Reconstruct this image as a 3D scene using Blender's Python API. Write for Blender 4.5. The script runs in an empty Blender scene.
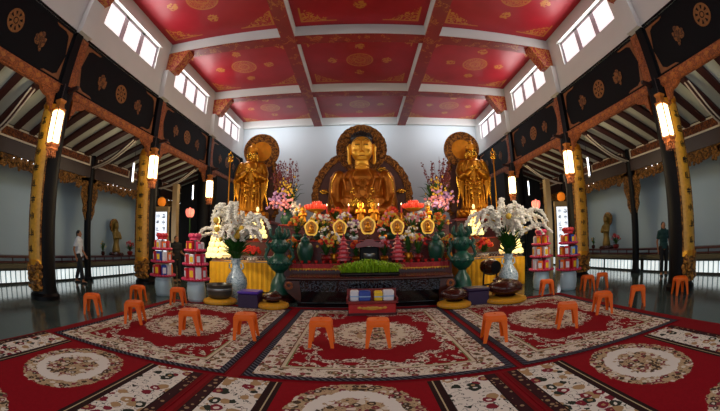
SKY, DOOR_E, WIN_E, AISLE_E, LAN_E, LOT_E, ALT_E, BACK_E, EXPO, PANE_E, SPOT_E = .35, 80, 75, 20, 28, 48, 34, 36, 0.0, .9, 700
import bpy, math, random
from mathutils import Vector, Matrix, Euler, noise
PI = math.pi
R = math.radians
SC = bpy.context.scene
COL = SC.collection
rnd = random.Random(11)

# ------------------------------------------------------------------ camera (a wide equisolid fisheye lens)
CAM_H = 1.5
LENS_K, PITCH, ROLL, YAW, CAM_X = 0.285, 0.1064, -0.0132, 0.0023, -0.0968
def cam_ray(px, py):
    x, y = (px - 360) / 100, (205.5 - py) / 100
    c, s = math.cos(ROLL), math.sin(ROLL); x, y = x*c - y*s, x*s + y*c
    r = math.hypot(x, y) + 1e-9; th = 2*math.asin(min(.99, LENS_K*r/2))
    return cam_dir(math.sin(th)*x/r, math.sin(th)*y/r, math.cos(th), roll=False)
def cam_dir(x, y, d, roll=True):
    if roll:
        c, s = math.cos(ROLL), math.sin(ROLL); x, y = x*c - y*s, x*s + y*c
    c, s = math.cos(PITCH), math.sin(PITCH); Y, Z = d*c - y*s, y*c + d*s
    c, s = math.cos(YAW), math.sin(YAW)
    return Vector((x*c + Y*s, -x*s + Y*c, Z))
EYE = Vector((CAM_X, 0, CAM_H))
def AY(px, py, Y):
    """the point at distance Y down the hall on the line of sight through a pixel"""
    d = cam_ray(px, py); return EYE + d*(Y/d.y)
def AX(px, py, X):
    d = cam_ray(px, py); return EYE + d*((X - CAM_X)/d.x)
def FL(px, py, z=0.0):
    d = cam_ray(px, py); return EYE + d*((z - CAM_H)/d.z)

# ------------------------------------------------------------------ colour and node helpers
def lin(h):
    h = h.lstrip('#'); o = []
    for i in (0, 2, 4):
        c = int(h[i:i+2], 16)/255
        o.append(c/12.92 if c <= .04045 else ((c+.055)/1.055)**2.4)
    return (o[0], o[1], o[2], 1)

class S:
    """a scalar socket with operators"""
    def __init__(s, g, k): s.g, s.k = g, k
    def __add__(s, o): return s.g.m('ADD', s, o)
    __radd__ = __add__
    def __sub__(s, o): return s.g.m('SUBTRACT', s, o)
    def __rsub__(s, o): return s.g.m('SUBTRACT', o, s)
    def __mul__(s, o): return s.g.m('MULTIPLY', s, o)
    __rmul__ = __mul__
    def __truediv__(s, o): return s.g.m('DIVIDE', s, o)
    def __lt__(s, o): return s.g.m('LESS_THAN', s, o)
    def __gt__(s, o): return s.g.m('GREATER_THAN', s, o)
    def abs(s): return s.g.m('ABSOLUTE', s)
class G:
    def __init__(s, name, rough=.5, metal=0.0, spec=.5):
        s.mat = bpy.data.materials.new(name); s.mat.use_nodes = True
        s.nt = s.mat.node_tree; s.b = s.nt.nodes['Principled BSDF']
        s.b.inputs['Roughness'].default_value = rough; s.b.inputs['Metallic'].default_value = metal
        s.b.inputs['Specular IOR Level'].default_value = spec
        s.tc = s.nt.nodes.new('ShaderNodeTexCoord')
        sx = s.nt.nodes.new('ShaderNodeSeparateXYZ'); s.nt.links.new(s.tc.outputs['Object'], sx.inputs[0])
        s.x, s.y, s.z = [S(s, sx.outputs[i]) for i in range(3)]
    def put(s, node, i, v):
        if isinstance(v, S): s.nt.links.new(v.k, node.inputs[i])
        else: node.inputs[i].default_value = v
    def m(s, op, *a):
        n = s.nt.nodes.new('ShaderNodeMath'); n.operation = op
        for i, v in enumerate(a): s.put(n, i, v)
        return S(s, n.outputs[0])
    def mn(s, a, b): return s.m('MINIMUM', a, b)
    def mx(s, a, b): return s.m('MAXIMUM', a, b)
    def mod(s, a, b): return s.m('FLOORED_MODULO', a, b)
    def hyp(s, a, b): return s.m('SQRT', a*a + b*b)
    def between(s, v, a, b): return (v > a)*(v < b)
    def vec(s, x, y, z=0.0):
        n = s.nt.nodes.new('ShaderNodeCombineXYZ')
        for i, v in enumerate((x, y, z)): s.put(n, i, v)
        return S(s, n.outputs[0])
    def noise(s, scale, detail=3, vec=None, rough=.5):
        n = s.nt.nodes.new('ShaderNodeTexNoise'); n.inputs['Scale'].default_value = scale
        n.inputs['Detail'].default_value = detail; n.inputs['Roughness'].default_value = rough
        s.nt.links.new(vec.k if vec else s.tc.outputs['Object'], n.inputs['Vector'])
        return S(s, n.outputs[0])
    def voro(s, scale, vec=None, feature='F1'):
        n = s.nt.nodes.new('ShaderNodeTexVoronoi'); n.feature = feature; n.inputs['Scale'].default_value = scale
        s.nt.links.new(vec.k if vec else s.tc.outputs['Object'], n.inputs['Vector'])
        d = S(s, n.outputs['Distance'])
        c = s.nt.nodes.new('ShaderNodeSeparateColor')
        if feature == 'F1':
            s.nt.links.new(n.outputs['Color'], c.inputs[0])
        return d, S(s, c.outputs[0]), S(s, c.outputs[1])
    def mix(s, f, a, b):
        n = s.nt.nodes.new('ShaderNodeMix'); n.data_type = 'RGBA'
        s.put(n, 0, f)
        for i, v in ((6, a), (7, b)):
            if isinstance(v, str): v = lin(v)
            s.put(n, i, v)
        return S(s, n.outputs[2])
    def color(s, v): s.nt.links.new(v.k, s.b.inputs['Base Color']); return s
    def emit(s, v, strength):
        if isinstance(v, str): s.b.inputs['Emission Color'].default_value = lin(v)
        else: s.nt.links.new(v.k, s.b.inputs['Emission Color'])
        if isinstance(strength, S): s.nt.links.new(strength.k, s.b.inputs['Emission Strength'])
        else: s.b.inputs['Emission Strength'].default_value = strength
        return s
    def bump(s, h, strength=.5, dist=.02):
        n = s.nt.nodes.new('ShaderNodeBump'); n.inputs['Strength'].default_value = strength; n.inputs['Distance'].default_value = dist
        s.nt.links.new(h.k, n.inputs['Height']); s.nt.links.new(n.outputs[0], s.b.inputs['Normal']); return s
    def rough(s, v): s.nt.links.new(v.k, s.b.inputs['Roughness']); return s

def plain(name, hexc, rough=.5, metal=0.0, var=.12, scale=6, spec=.5, emit=None, es=0, bump=0):
    """a near-uniform material with a little mottling"""
    g = G(name, rough, metal, spec)
    c = lin(hexc); d = tuple(v*(1-var) for v in c[:3]) + (1,)
    e = tuple(min(1, v*(1+var)) for v in c[:3]) + (1,)
    n = g.noise(scale, 3); g.color(g.mix(n, d, e))
    if bump: g.bump(n, bump)
    if emit: g.emit(emit, es)
    return g.mat
M = {}
def mt(key, *a, **k):
    M[key] = plain(key, *a, **k); return M[key]

mt('white_plaster', '#c6c8c6', .7, var=.05, scale=1.5)
mt('wall_paint', '#c3ccd2', .75, var=.05, scale=.9)
mt('aisle_wall', '#a2b7c0', .7, var=.06, scale=.8)
mt('black_lacquer', '#060609', .45, var=.3, spec=.15)
mt('black_board', '#07090d', .6, var=.3, spec=.15)
mt('dark_timber', '#2a1513', .45, var=.3)
mt('red_timber', '#5a1c16', .5, var=.25)
mt('rafter', '#3b1613', .55, var=.25)
mt('roof_board', '#c4cac2', .7, var=.12, scale=2)

mt('orange_gilt', '#a9641f', .45, var=.35, scale=12)
mt('dim_gilt', '#80501c', .55, var=.45, scale=14)
mt('dim_orange', '#7d4a1e', .55, var=.5, scale=14)
mt('olive_ledge', '#5d573f', .6, var=.2)
mt('old_gilt', '#7d6428', .45, metal=.4, var=.4, scale=8)
mt('cream_line', '#cfc4b0', .6)
mt('gold', '#e0952a', .3, metal=.85, var=.3, scale=4)
mt('face_gold', '#eeb03a', .40, metal=.65, var=.1, scale=3)
mt('gold_bright', '#f3b53c', .25, metal=.8, var=.2, scale=5)
mt('robe_gold', '#a86216', .38, metal=.7, var=.5, scale=3.5, bump=.15)
mt('robe_bright', '#b5761c', .33, metal=.8, var=.5, scale=5, bump=.15)
mt('gold_paint', '#cf962a', .42, var=.35, scale=14)
mt('hair_black', '#14100e', .5)
mt('halo_brown', '#54302a', .6, var=.3, scale=4)
mt('stool_orange', '#e86200', .5, var=.06, spec=.3)
mt('white_window_frame', '#b7a9b4', .5)
mt('cloth_yellow', '#eeae12', .65, var=.15, scale=5)
mt('cushion_yellow', '#d4960d', .8, var=.15, scale=9)
mt('cloth_red', '#93131a', .7, var=.25, scale=8)
mt('red_lacquer', '#7d1512', .3, var=.2)
mt('red_gloss', '#b51d1b', .35, var=.2)
mt('wine', '#481013', .35, var=.3)
mt('wood_brown', '#3c170d', .25, var=.35, scale=8)
mt('stone_black', '#07080a', .09, var=.4)
mt('celadon', '#104636', .35, var=.55, scale=24, bump=.3)
mt('celadon_dark', '#0f4336', .3, var=.4, scale=10)
mt('porcelain', '#b9cbd2', .2, var=.1, scale=9)
mt('stem_green', '#2c5a1c', .5, var=.3)
mt('leaf_green', '#265c1c', .5, var=.35)
mt('grass_green', '#a3cf1c', .5, var=.3, scale=20)
mt('petal_white', '#fff8ec', .6, var=.06, scale=20)
mt('petal_pink', '#e79aa8', .6, var=.15, scale=20)
mt('petal_yellow', '#e2bd45', .6, var=.2, scale=20)
mt('petal_orange', '#ee6d17', .55, var=.2, scale=20)
mt('petal_red', '#cf2417', .55, var=.2, scale=20)
mt('petal_lilac', '#b48cc4', .6, var=.15, scale=20)
mt('plum_twig', '#6e2a30', .6, var=.3)
mt('steel', '#8f9394', .3, metal=.8)
mt('bronze', '#5b5a52', .35, metal=.7, var=.3)
mt('purple_box', '#2b1840', .45, var=.25)
mt('purple_top', '#4b2aa0', .4, var=.25)
mt('pack_pink', '#d43b62', .4, var=.3, scale=25)
mt('pack_red', '#c3202a', .4, var=.3, scale=25)
mt('pack_white', '#dcdde2', .4, var=.12, scale=18)
mt('pack_blue', '#2445a0', .4, var=.25, scale=18)
mt('pack_yellow', '#efc21d', .4, var=.2, scale=18)
mt('pack_orange', '#ee7420', .4, var=.2, scale=18)
mt('pack_lblue', '#8fb7dd', .4, var=.2, scale=18)
mt('beige_wood', '#b59b6f', .5, var=.15)
mt('skin', '#a5714f', .5, var=.05)
mt('cotton_white', '#cfd8e2', .8, var=.05)
mt('cotton_green', '#0b3836', .8, var=.1)
mt('cotton_black', '#0c0c10', .8, var=.1)
mt('trouser_dark', '#151a22', .8, var=.1)
mt('ledge_dark', '#20221f', .5, var=.2)
mt('rail_red', '#451216', .4, var=.2)
mt('ink', '#1b140d', .5)
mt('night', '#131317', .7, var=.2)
mt('pagoda_red', '#b5343f', .4, var=.35, scale=22)
mt('ceramic_pale', '#b3cdd6', .3, var=.06)
mt('lamp_glow', '#fff1c8', .5, emit='#ffe2a0', es=5)
mt('lotus_glow', '#fff3c0', .5, emit='#ffe08c', es=1.25)
mt('red_glow', '#f0503a', .5, emit='#ff5230', es=.35, var=.3, scale=20)
mt('pink_glow', '#ff9a8c', .5, emit='#ff7468', es=.8)
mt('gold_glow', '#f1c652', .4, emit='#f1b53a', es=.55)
mt('tube_glow', '#eef4ff', .5, emit='#e4efff', es=6)
mt('bulb_glow', '#f4f8ff', .5, emit='#eef4ff', es=5)

def carved(name, a, b, scale, metal=.3, rough=.45, strength=.8):
    """gilded openwork carving: two tones by a scroll-like texture, with relief"""
    g = G(name, rough, metal); d, c, e = g.voro(scale); n = g.noise(scale*1.7, 4)
    f = g.m('SMOOTH_MAX', d*1.3, n, .2)
    n2 = g.m('PINGPONG', n*5.0 + d*2, 1.0)
    g.color(g.mix(n2, a, b)); g.bump(n2, strength, .03); M[name] = g.mat
carved('gilt_carving', '#3a1a0c', '#c98a35', 7)
carved('halo_rim', '#3b1d10', '#b5762a', 6, metal=.5)
carved('valance_carving', '#2a130a', '#b07a34', 9)
carved('beam_carving', '#3d120d', '#8d4d1c', 7)
carved('orange_carve', '#6e3416', '#a85c24', 11, metal=0, rough=.55, strength=.5)

def pane_mat():
    g = G('daylit_pane', .3)
    # frosted panes; a faint diamond lattice
    u = g.mod((g.x + g.z)*9, 1.0); v = g.mod((g.x - g.z)*9, 1.0)
    lat = g.mx(u < .22, v < .22)
    g.color(g.mix(lat, '#f3f1f4', '#cfc0c8')); g.emit(g.mix(lat, '#fffdfb', '#ecd9df'), PANE_E)
    M['daylit_pane'] = g.mat
pane_mat()

def balustrade_mat():
    g = G('screen_glow', .4)
    u = g.mod(g.x*4.6, 1.0)
    bar = g.between(u, .0, .24)
    n = g.noise(1.1, 2)
    g.color(g.mix(bar, '#e6eef2', '#6f8087')); g.emit(g.mix(bar, '#e6f2f2', '#55696c'), .45 + n*.75)
    M['screen_glow'] = g.mat
balustrade_mat()

def floor_mat():
    g = G('polished_tile', .12, spec=.6)
    u = g.mod(g.x, .6); v = g.mod(g.y, .6)
    j = g.mx(u < .006, v < .006); n = g.noise(2.3, 4)
    g.color(g.mix(j, g.mix(n, '#2b3837', '#52605c'), '#151a1a')); g.rough(n*.12 + .06)
    M['polished_tile'] = g.mat
floor_mat()

def filigree(g, sc=5.0, vec=None, cut=.5):
    n = g.noise(sc, 2, vec); w = g.m('PINGPONG', n*7.0, .5)
    return w > cut*.5

def ceiling_mat():
    g = G('painted_ceiling', .42, spec=.4)
    ax = g.x.abs(); side = ax > 2.5
    cx = g.x*(1-side) + (ax - 4.98)*side
    py = g.mod(g.y - 5.45, 4.93) - 2.47
    a = 2.18 - cx.abs(); b = 2.17 - py.abs()
    fil = filigree(g, 3.2)
    tri = ((a/1.45 + b/1.1 + (g.noise(5, 1) - .5)*.25) < 1.0)*(a > .16)*(b > .14)
    edge = g.mx(g.between(a, .16, .22)*(b < 1.0), g.between(b, .14, .2)*(a < 1.4))*(b > .14)*(a > .16)
    tri = g.mx(tri*fil, edge)
    r = g.hyp(cx, py)
    ring = g.mx(g.mx(g.between(r, .50, .56), g.between(r, .2, .25)), (r < .5)*filigree(g, 7.5))*.72
    f1 = g.hyp(cx.abs() - 1.12, py) + (g.noise(9, 1) - .5)*.2
    f2 = g.hyp(cx, py.abs() - 1.12) + (g.noise(9, 1) - .5)*.2
    fl = g.mx(f1 < .2, (f2 < .2))*(g.noise(11, 2) > .42)
    gold = g.mx(g.mx(tri, ring), fl)
    n = g.noise(1.2, 3)
    red = g.mix(n, '#86101c', '#aa1a2c')
    g.color(g.mix(gold*.75, red, '#b98030'))
    M['painted_ceiling'] = g.mat
    g = G('painted_soffit', .5)
    pat = (g.noise(3.5, 3) > .57)*filigree(g, 6)
    g.color(g.mix(pat*.6, g.mix(g.noise(1.5, 2), '#6e1313', '#8d1d1c'), '#b5742a')); M['painted_soffit'] = g.mat
    g = G('painted_corbel', .5)
    pat = g.m('PINGPONG', g.noise(4.5, 3)*6, .5) > .25
    g.color(g.mix(pat*.75, '#8a0f1a', '#b57a30')); M['painted_corbel'] = g.mat
ceiling_mat()

def rug(kind):
    g = G('rug_'+kind, .9, spec=.12)
    W, L = (1.55, 2.08)
    wob = (g.noise(7, 2) - .5); fuzz = g.noise(26, 2) - .5
    x, y = g.x, g.y
    def flowers(sc, cream, a, b, c, size=.42):
        """blossoms of several petals, leaves and scrolls scattered on a cream ground"""
        d, r1, r2 = g.voro(sc); n = g.noise(sc*2.2, 2)
        pal = g.mix(r1 > .36, a, b); pal = g.mix(r1 > .68, pal, c)
        petal = d + (n - .5)*.42
        col = g.mix(g.m('PINGPONG', g.noise(sc*1.1, 2)*5.0, .5) < .05, cream, a)
        col = g.mix(petal < size, col, pal); col = g.mix(petal < size*.45, col, g.mix(r2 > .5, cream, c))
        return col
    bordf = flowers(12, '#d8cebc', '#5e5138', '#84353a', '#8d6f4e', .5)
    medf = flowers(13, '#b59c78', '#4a3a2c', '#7e343c', '#d2c8b6', .55)
    fine = g.mix(g.noise(34, 1) > .5, '#dacfbb', '#6a4038')
    red = g.mix(g.noise(40, 2), '#780210', '#920418')
    if kind == 'bordered':
        ex = W - x.abs(); ey = L - y.abs(); e = g.mn(ex, ey)
        col = red
        cxn = g.m('POWER', x.abs()/1.04, 3.0); cyn = g.m('POWER', y.abs()/1.52, 3.0)
        sc = cxn + cyn + wob*.7
        sp = g.m('SINE', g.m('ARCTAN2', x, y)*10.0)*.16
        scal = g.between(sc + sp, .78, .98)
        spray = ((sc + sp) > .98)*(g.noise(7.5, 2) > .54)
        col = g.mix(scal*((fuzz + .5) > .40), col, fine)
        col = g.mix(spray, col, fine)
        q = g.hyp(x/.8, y/.92) + wob*.45 + fuzz*.25
        col = g.mix(q < .95, col, fine); col = g.mix(q < .82, col, bordf)
        col = g.mix(g.between(q, .50, .66), col, '#d0c5ae'); col = g.mix(q < .42, col, medf)
        col = g.mix(e < .45, col, '#77804f'); col = g.mix(e < .43, col, '#c8bca0')
        col = g.mix(e < .385, col, '#6c3a34'); col = g.mix(e < .37, col, bordf)
        # gables of the border reaching into the field at the middle of each side
        gab = g.mx((x.abs() < .55)*(ey < .62 + .10*g.m('COSINE', x*9.0)), (y.abs() < .7)*(ex < .60 + .08*g.m('COSINE', y*8.0)))
        col = g.mix(gab*(e > .43)*((fuzz + .5) > .36), col, bordf)
        col = g.mix(e < .11, col, g.mix(g.m('SINE', (x + y)*80.0) > .3, '#171724', '#55545e'))
        col = g.mix(e < .02, col, '#3a0a10')
    else:
        col = red
        ym = g.mod(y + .05, 1.95) - .975            # medallions repeat along the runner
        q = g.hyp(x/.62, ym/.74) + wob*.16 + fuzz*.12
        col = g.mix(q < 1.0, col, medf); col = g.mix(q < .74, col, '#dcd7cc')
        qq = g.hyp(x/.62, ym/.74) + wob*.4 + fuzz*.35
        col = g.mix(qq < .50, col, medf)
        e = W - x.abs()
        band = flowers(7.0, '#ddd7ca', '#2c3228', '#7c2230', '#a98a62', .47)
        col = g.mix(g.between(e, .04, .80), col, '#2a1414')
        col = g.mix(g.between(e, .735, .75), col, '#b8a884')
        col = g.mix(g.between(e, .17, .66), col, band)
        col = g.mix(g.between(e, .05, .15), col, g.mix(g.voro(14)[0] < .34, '#34161a', '#94795c'))
        col = g.mix(e < .04, col, '#6a050d')
    g.color(col); g.bump(g.noise(160, 1), .25, .004); M['rug_'+kind] = g.mat
rug('bordered'); rug('runner')
mt('rug_red', '#7d0312', .9, var=.15, scale=40, spec=.15)

def porcelain_blue():
    g = G('porcelain_blue', .18)
    n = g.noise(9, 4); w = g.m('PINGPONG', n*6, .5) > .3
    g.color(g.mix(w*.7, '#c3d3d9', '#5d7f92')); M['porcelain_blue'] = g.mat
porcelain_blue()
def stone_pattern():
    g = G('stone_reflection', .1)  # reflections on the black stone, painted as pale noise patches
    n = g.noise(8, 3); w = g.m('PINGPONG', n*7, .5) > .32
    g.color(g.mix(w*.55, '#0a0b0e', '#5b6470')); M['stone_reflection'] = g.mat
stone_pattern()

# ------------------------------------------------------------------ mesh builder
class MB:
    def __init__(s): s.v, s.f, s.T = [], [], Matrix.Identity(4)
    def add(s, vs, fs):
        o = len(s.v); s.v += [tuple(s.T @ Vector(p)) for p in vs]; s.f += [tuple(o+i for i in f) for f in fs]; return s
    def at(s, x=0, y=0, z=0, rx=0, ry=0, rz=0, sc=1):
        s.T = Matrix.Translation((x, y, z)) @ Euler((rx, ry, rz)).to_matrix().to_4x4() @ Matrix.Diagonal((sc, sc, sc, 1)); return s
    def box(s, x0, x1, y0, y1, z0, z1, tx=0.0, ty=0.0):
        v = [(x0, y0, z0), (x1, y0, z0), (x1, y1, z0), (x0, y1, z0), (x0+tx, y0+ty, z1), (x1-tx, y0+ty, z1), (x1-tx, y1-ty, z1), (x0+tx, y1-ty, z1)]
        return s.add(v, [(3, 2, 1, 0), (4, 5, 6, 7), (0, 1, 5, 4), (1, 2, 6, 5), (2, 3, 7, 6), (3, 0, 4, 7)])
    def rbox(s, x0, x1, y0, y1, z0, z1, b=.01):
        """box with chamfered edges, as a stack of insets"""
        poly = lambda i: [(x0+i, y0), (x1-i, y0), (x1, y0+i), (x1, y1-i), (x1-i, y1), (x0+i, y1), (x0, y1-i), (x0, y0+i)]
        def inset(k):
            cx, cy = (x0+x1)/2, (y0+y1)/2; fx, fy = 1-2*k/(x1-x0), 1-2*k/(y1-y0)
            return [(cx+(x-cx)*fx, cy+(y-cy)*fy) for x, y in poly(b)]
        rings = [(inset(b), z0), (inset(0), z0+b), (inset(0), z1-b), (inset(b), z1)]
        vs = [(x, y, z) for r, z in rings for x, y in r]; fs = []
        for k in range(3):
            for i in range(8): fs.append((k*8+i, k*8+(i+1) % 8, k*8+8+(i+1) % 8, k*8+8+i))
        fs += [tuple(range(7, -1, -1)), tuple(range(24, 32))]
        return s.add(vs, fs)
    def lathe(s, prof, n=24, x=0, y=0, z=0, a0=0, sx=1, sy=1):
        vs, fs = [], []
        for r, h in prof:
            for i in range(n):
                a = a0 + 2*PI*i/n; vs.append((x+r*math.cos(a)*sx, y+r*math.sin(a)*sy, z+h))
        for k in range(len(prof)-1):
            for i in range(n): fs.append((k*n+i, k*n+(i+1) % n, (k+1)*n+(i+1) % n, (k+1)*n+i))
        fs += [tuple(range(n-1, -1, -1)), tuple((len(prof)-1)*n+i for i in range(n))]
        return s.add(vs, fs)
    def ell(s, c, r, nu=14, nv=8, rot=None):
        if not hasattr(r, '__len__'): r = (r, r, r)
        vs, fs = [], []; q = rot.to_matrix() if rot else Matrix.Identity(3); c = Vector(c)
        vs.append(c + q @ Vector((0, 0, -r[2])))
        for j in range(1, nv):
            t = -PI/2 + PI*j/nv
            for i in range(nu):
                a = 2*PI*i/nu
                vs.append(c + q @ Vector((r[0]*math.cos(t)*math.cos(a), r[1]*math.cos(t)*math.sin(a), r[2]*math.sin(t))))
        vs.append(c + q @ Vector((0, 0, r[2]))); e = len(vs)-1
        for i in range(nu):
            fs.append((0, 1+(i+1) % nu, 1+i)); b = 1+(nv-2)*nu; fs.append((e, b+i, b+(i+1) % nu))
        for j in range(nv-2):
            for i in range(nu): fs.append((1+j*nu+i, 1+j*nu+(i+1) % nu, 1+(j+1)*nu+(i+1) % nu, 1+(j+1)*nu+i))
        return s.add([tuple(v) for v in vs], fs)
    def tube(s, pts, r, n=8, caps=True, sx=1.0):
        P = [Vector(p) for p in pts]; rr = r if hasattr(r, '__len__') else [r]*len(P)
        vs, fs = [], []; up = None
        for i, p in enumerate(P):
            t = (P[min(i+1, len(P)-1)] - P[max(i-1, 0)])
            t = t.normalized() if t.length > 1e-9 else Vector((0, 0, 1))
            if up is None:
                up = Vector((0, 0, 1)) if abs(t.z) < .9 else Vector((1, 0, 0))
            a = t.cross(up).normalized(); up = a.cross(t).normalized()
            for k in range(n):
                q = 2*PI*k/n; vs.append(tuple(p + a*math.cos(q)*rr[i]*sx + up*math.sin(q)*rr[i]))
        for i in range(len(P)-1):
            for k in range(n): fs.append((i*n+k, i*n+(k+1) % n, (i+1)*n+(k+1) % n, (i+1)*n+k))
        if caps: fs += [tuple(range(n-1, -1, -1)), tuple((len(P)-1)*n+k for k in range(n))]
        return s.add(vs, fs)
    def prism(s, poly, y0, y1):
        """outline in x,z pushed from y0 to y1"""
        n = len(poly); vs = [(x, y0, z) for x, z in poly] + [(x, y1, z) for x, z in poly]
        fs = [tuple(range(n)), tuple(range(2*n-1, n-1, -1))] + [(i, n+i, n+(i+1) % n, (i+1) % n) for i in range(n)]
        return s.add(vs, fs)
    def ring(s, R0, R1, y0, y1, n=48, cx=0, cz=0, a0=0, a1=2*PI):
        vs, fs = [], []; full = abs(a1-a0-2*PI) < 1e-6; m = n if full else n+1
        for i in range(m):
            a = a0+(a1-a0)*i/n; c, q = math.cos(a), math.sin(a)
            vs += [(cx+R0*c, y0, cz+R0*q), (cx+R1*c, y0, cz+R1*q), (cx+R1*c, y1, cz+R1*q), (cx+R0*c, y1, cz+R0*q)]
        for i in range(n):
            j = (i+1) % m
            for k in range(4): fs.append((i*4+k, i*4+(k+1) % 4, j*4+(k+1) % 4, j*4+k))
        if not full: fs += [(0, 3, 2, 1), tuple((m-1)*4+k for k in range(4))]
        return s.add(vs, fs)
    def torus(s, c, Rr, r, n=24, m=8, axis='z'):
        pts = []
        for i in range(n+1):
            a = 2*PI*i/n
            pts.append({'z': (c[0]+Rr*math.cos(a), c[1]+Rr*math.sin(a), c[2]), 'y': (c[0]+Rr*math.cos(a), c[1], c[2]+Rr*math.sin(a)), 'x': (c[0], c[1]+Rr*math.cos(a), c[2]+Rr*math.sin(a))}[axis])
        return s.tube(pts, r, m, caps=False)
    def leaf(s, pts, w, fold=.25):
        """a blade along pts, width w at the widest, with a keel and a real (thin) thickness"""
        P = [Vector(p) for p in pts]; n = len(P); vs, fs = [], []
        for i, p in enumerate(P):
            t = (P[min(i+1, n-1)] - P[max(i-1, 0)]).normalized(); a = t.cross(Vector((0, 0, 1)))
            a = a.normalized() if a.length > 1e-4 else Vector((1, 0, 0)); u = a.cross(t)
            k = w*math.sin(PI*(.12+.86*i/(n-1)))*.5
            vs += [tuple(p - a*k + u*k*fold), tuple(p), tuple(p + a*k + u*k*fold), tuple(p - u*k*.12 - u*.001)]
        for i in range(n-1):
            o, q = i*4, i*4+4
            fs += [(o, o+1, q+1, q), (o+1, o+2, q+2, q+1), (o+2, o+3, q+3, q+2), (o+3, o, q, q+3)]
        return s.add(vs, fs)
    def mesh(s, name, mat, smooth=30):
        me = bpy.data.meshes.new(name); me.from_pydata(s.v, [], s.f); me.validate(); me.update()
        if mat: me.materials.append(M[mat] if isinstance(mat, str) else mat)
        if smooth:
            me.shade_smooth()
            try: me.set_sharp_from_angle(angle=R(smooth))
            except Exception: pass
        return me

def tag(o, label=None, cat=None, group=None, kind=None):
    if label: o['label'] = label
    if cat: o['category'] = cat
    if group: o['group'] = group
    if kind: o['kind'] = kind
    return o
def link(name, data, parent=None):
    o = bpy.data.objects.new(name, data); COL.objects.link(o)
    if parent is not None: o.parent = parent
    return o
def obj(name, mb, mat, parent=None, smooth=30):
    return link(name, mb.mesh(name, mat, smooth) if isinstance(mb, MB) else mb, parent)
def thing(name, label, cat, loc=(0, 0, 0), rz=0, group=None, sc=1):
    o = link(name, None); o.location = loc; o.rotation_euler = (0, 0, rz); o.scale = (sc, sc, sc)
    return tag(o, label, cat, group)
def struct(name, mb, mat, parent=None, smooth=0):
    o = obj(name, mb, mat, parent, smooth)
    if parent is None: o['kind'] = 'structure'
    return o
def copy_tree(o, parent=None):
    c = o.copy(); COL.objects.link(c)
    if parent is not None: c.parent = parent
    for ch in list(o.children): copy_tree(ch, c)
    return c
def place(proto, loc, rz, label, group=None, sc=None, used={}):
    """the first call puts the prototype itself in place, later ones a copy of it and its parts"""
    o = proto if proto.name not in used else copy_tree(proto)
    used[proto.name] = 1
    o.location = loc; o.rotation_euler = (0, 0, rz)
    if sc is not None: o.scale = (sc, sc, sc) if not hasattr(sc, '__len__') else sc
    o['label'] = label
    if group: o['group'] = group
    return o
def fused(mb, voxel, smooth_n=6, name='m', mat=None):
    """one continuous skin around overlapping volumes"""
    me = mb.mesh(name, None, 0); t = bpy.data.objects.new('tmp', me); COL.objects.link(t)
    m = t.modifiers.new('r', 'REMESH'); m.mode = 'VOXEL'; m.voxel_size = voxel
    if smooth_n:
        k = t.modifiers.new('s', 'SMOOTH'); k.iterations = smooth_n; k.factor = .5
    dg = bpy.context.evaluated_depsgraph_get(); dg.update()
    out = bpy.data.meshes.new_from_object(t.evaluated_get(dg)); out.name = name
    bpy.data.objects.remove(t); bpy.data.meshes.remove(me)
    out.materials.clear()
    if mat: out.materials.append(M[mat])
    out.shade_smooth()
    return out
mt('board_glow', '#e8eef2', .5, emit='#e9f1ff', es=1.3)
mt('pagoda_pink', '#d5626a', .4, var=.3, scale=22)

def translucent(key, k=.45):
    """translucent petals and leaves let the light through"""
    nt = M[key].node_tree; out = nt.nodes['Material Output']; b = nt.nodes['Principled BSDF']
    t = nt.nodes.new('ShaderNodeBsdfTranslucent'); mx = nt.nodes.new('ShaderNodeMixShader'); mx.inputs[0].default_value = k
    l = b.inputs['Base Color'].links
    if l: nt.links.new(l[0].from_socket, t.inputs['Color'])
    nt.links.new(b.outputs[0], mx.inputs[1]); nt.links.new(t.outputs[0], mx.inputs[2]); nt.links.new(mx.outputs[0], out.inputs['Surface'])
for k_ in ('petal_white', 'petal_pink', 'petal_yellow', 'petal_orange', 'petal_red', 'petal_lilac', 'grass_green'): translucent(k_, .22)
translucent('leaf_green', .3); translucent('stem_green', .3)
mt('paper_orange', '#f08a1e', .6, emit='#f07a18', es=.5)
carved('cloud_gilt', '#3a1c0c', '#96602a', 8, metal=0, rough=.6, strength=.4)
# ------------------------------------------------------------------ the hall: layout in metres, camera looks along +y
XW = 7.24                     # clerestory wall
XC = 7.42                     # main columns
XF = 7.30                     # frieze boards and columns line
BAY = 4.9
CY = [0.5, 5.4, 10.3, 15.2]   # column rows
YB = 20.05                    # back wall
YF = -3.0
XO = 9.5                      # outer aisle columns
XE = 10.6                     # aisle outer wall
ZB, ZC = 8.48, 8.93
struct('floor', MB().box(-XE-.3, XE+.3, YF, YB+.2, -.1, 0), 'polished_tile')
struct('ceiling', MB().box(-XW-.2, XW+.2, YF, YB+.2, ZC, ZC+.15), 'painted_ceiling')
struct('wall_back', MB().box(-XE-.3, XE+.3, YB, YB+.2, 0, 8.93), 'wall_paint')

# coffer beams
tn = 0
for i, y in enumerate([5.3, 10.2, 15.1]):
    tn += 1
    b = struct('trim_%d' % tn, MB().box(-XW, XW, y, y+.55, ZB+.04, ZC), 'white_plaster')
    struct('beam_soffit', MB().box(-XW, XW, y+.02, y+.53, ZB, ZB+.04), 'painted_soffit', b)
tn += 1; struct('trim_%d' % tn, MB().box(-XW, XW, YB-.25, YB, ZB, ZC), 'white_plaster')
for s in (-1, 1):
    tn += 1
    a, c = sorted((s*2.25, s*2.75))
    b = struct('trim_%d' % tn, MB().box(a, c, YF, YB-.1, ZB+.02, ZC), 'white_plaster')
    struct('beam_soffit', MB().box(a+.01, c-.01, YF, YB-.1, ZB-.04, ZB+.02), 'painted_soffit', b)

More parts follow.
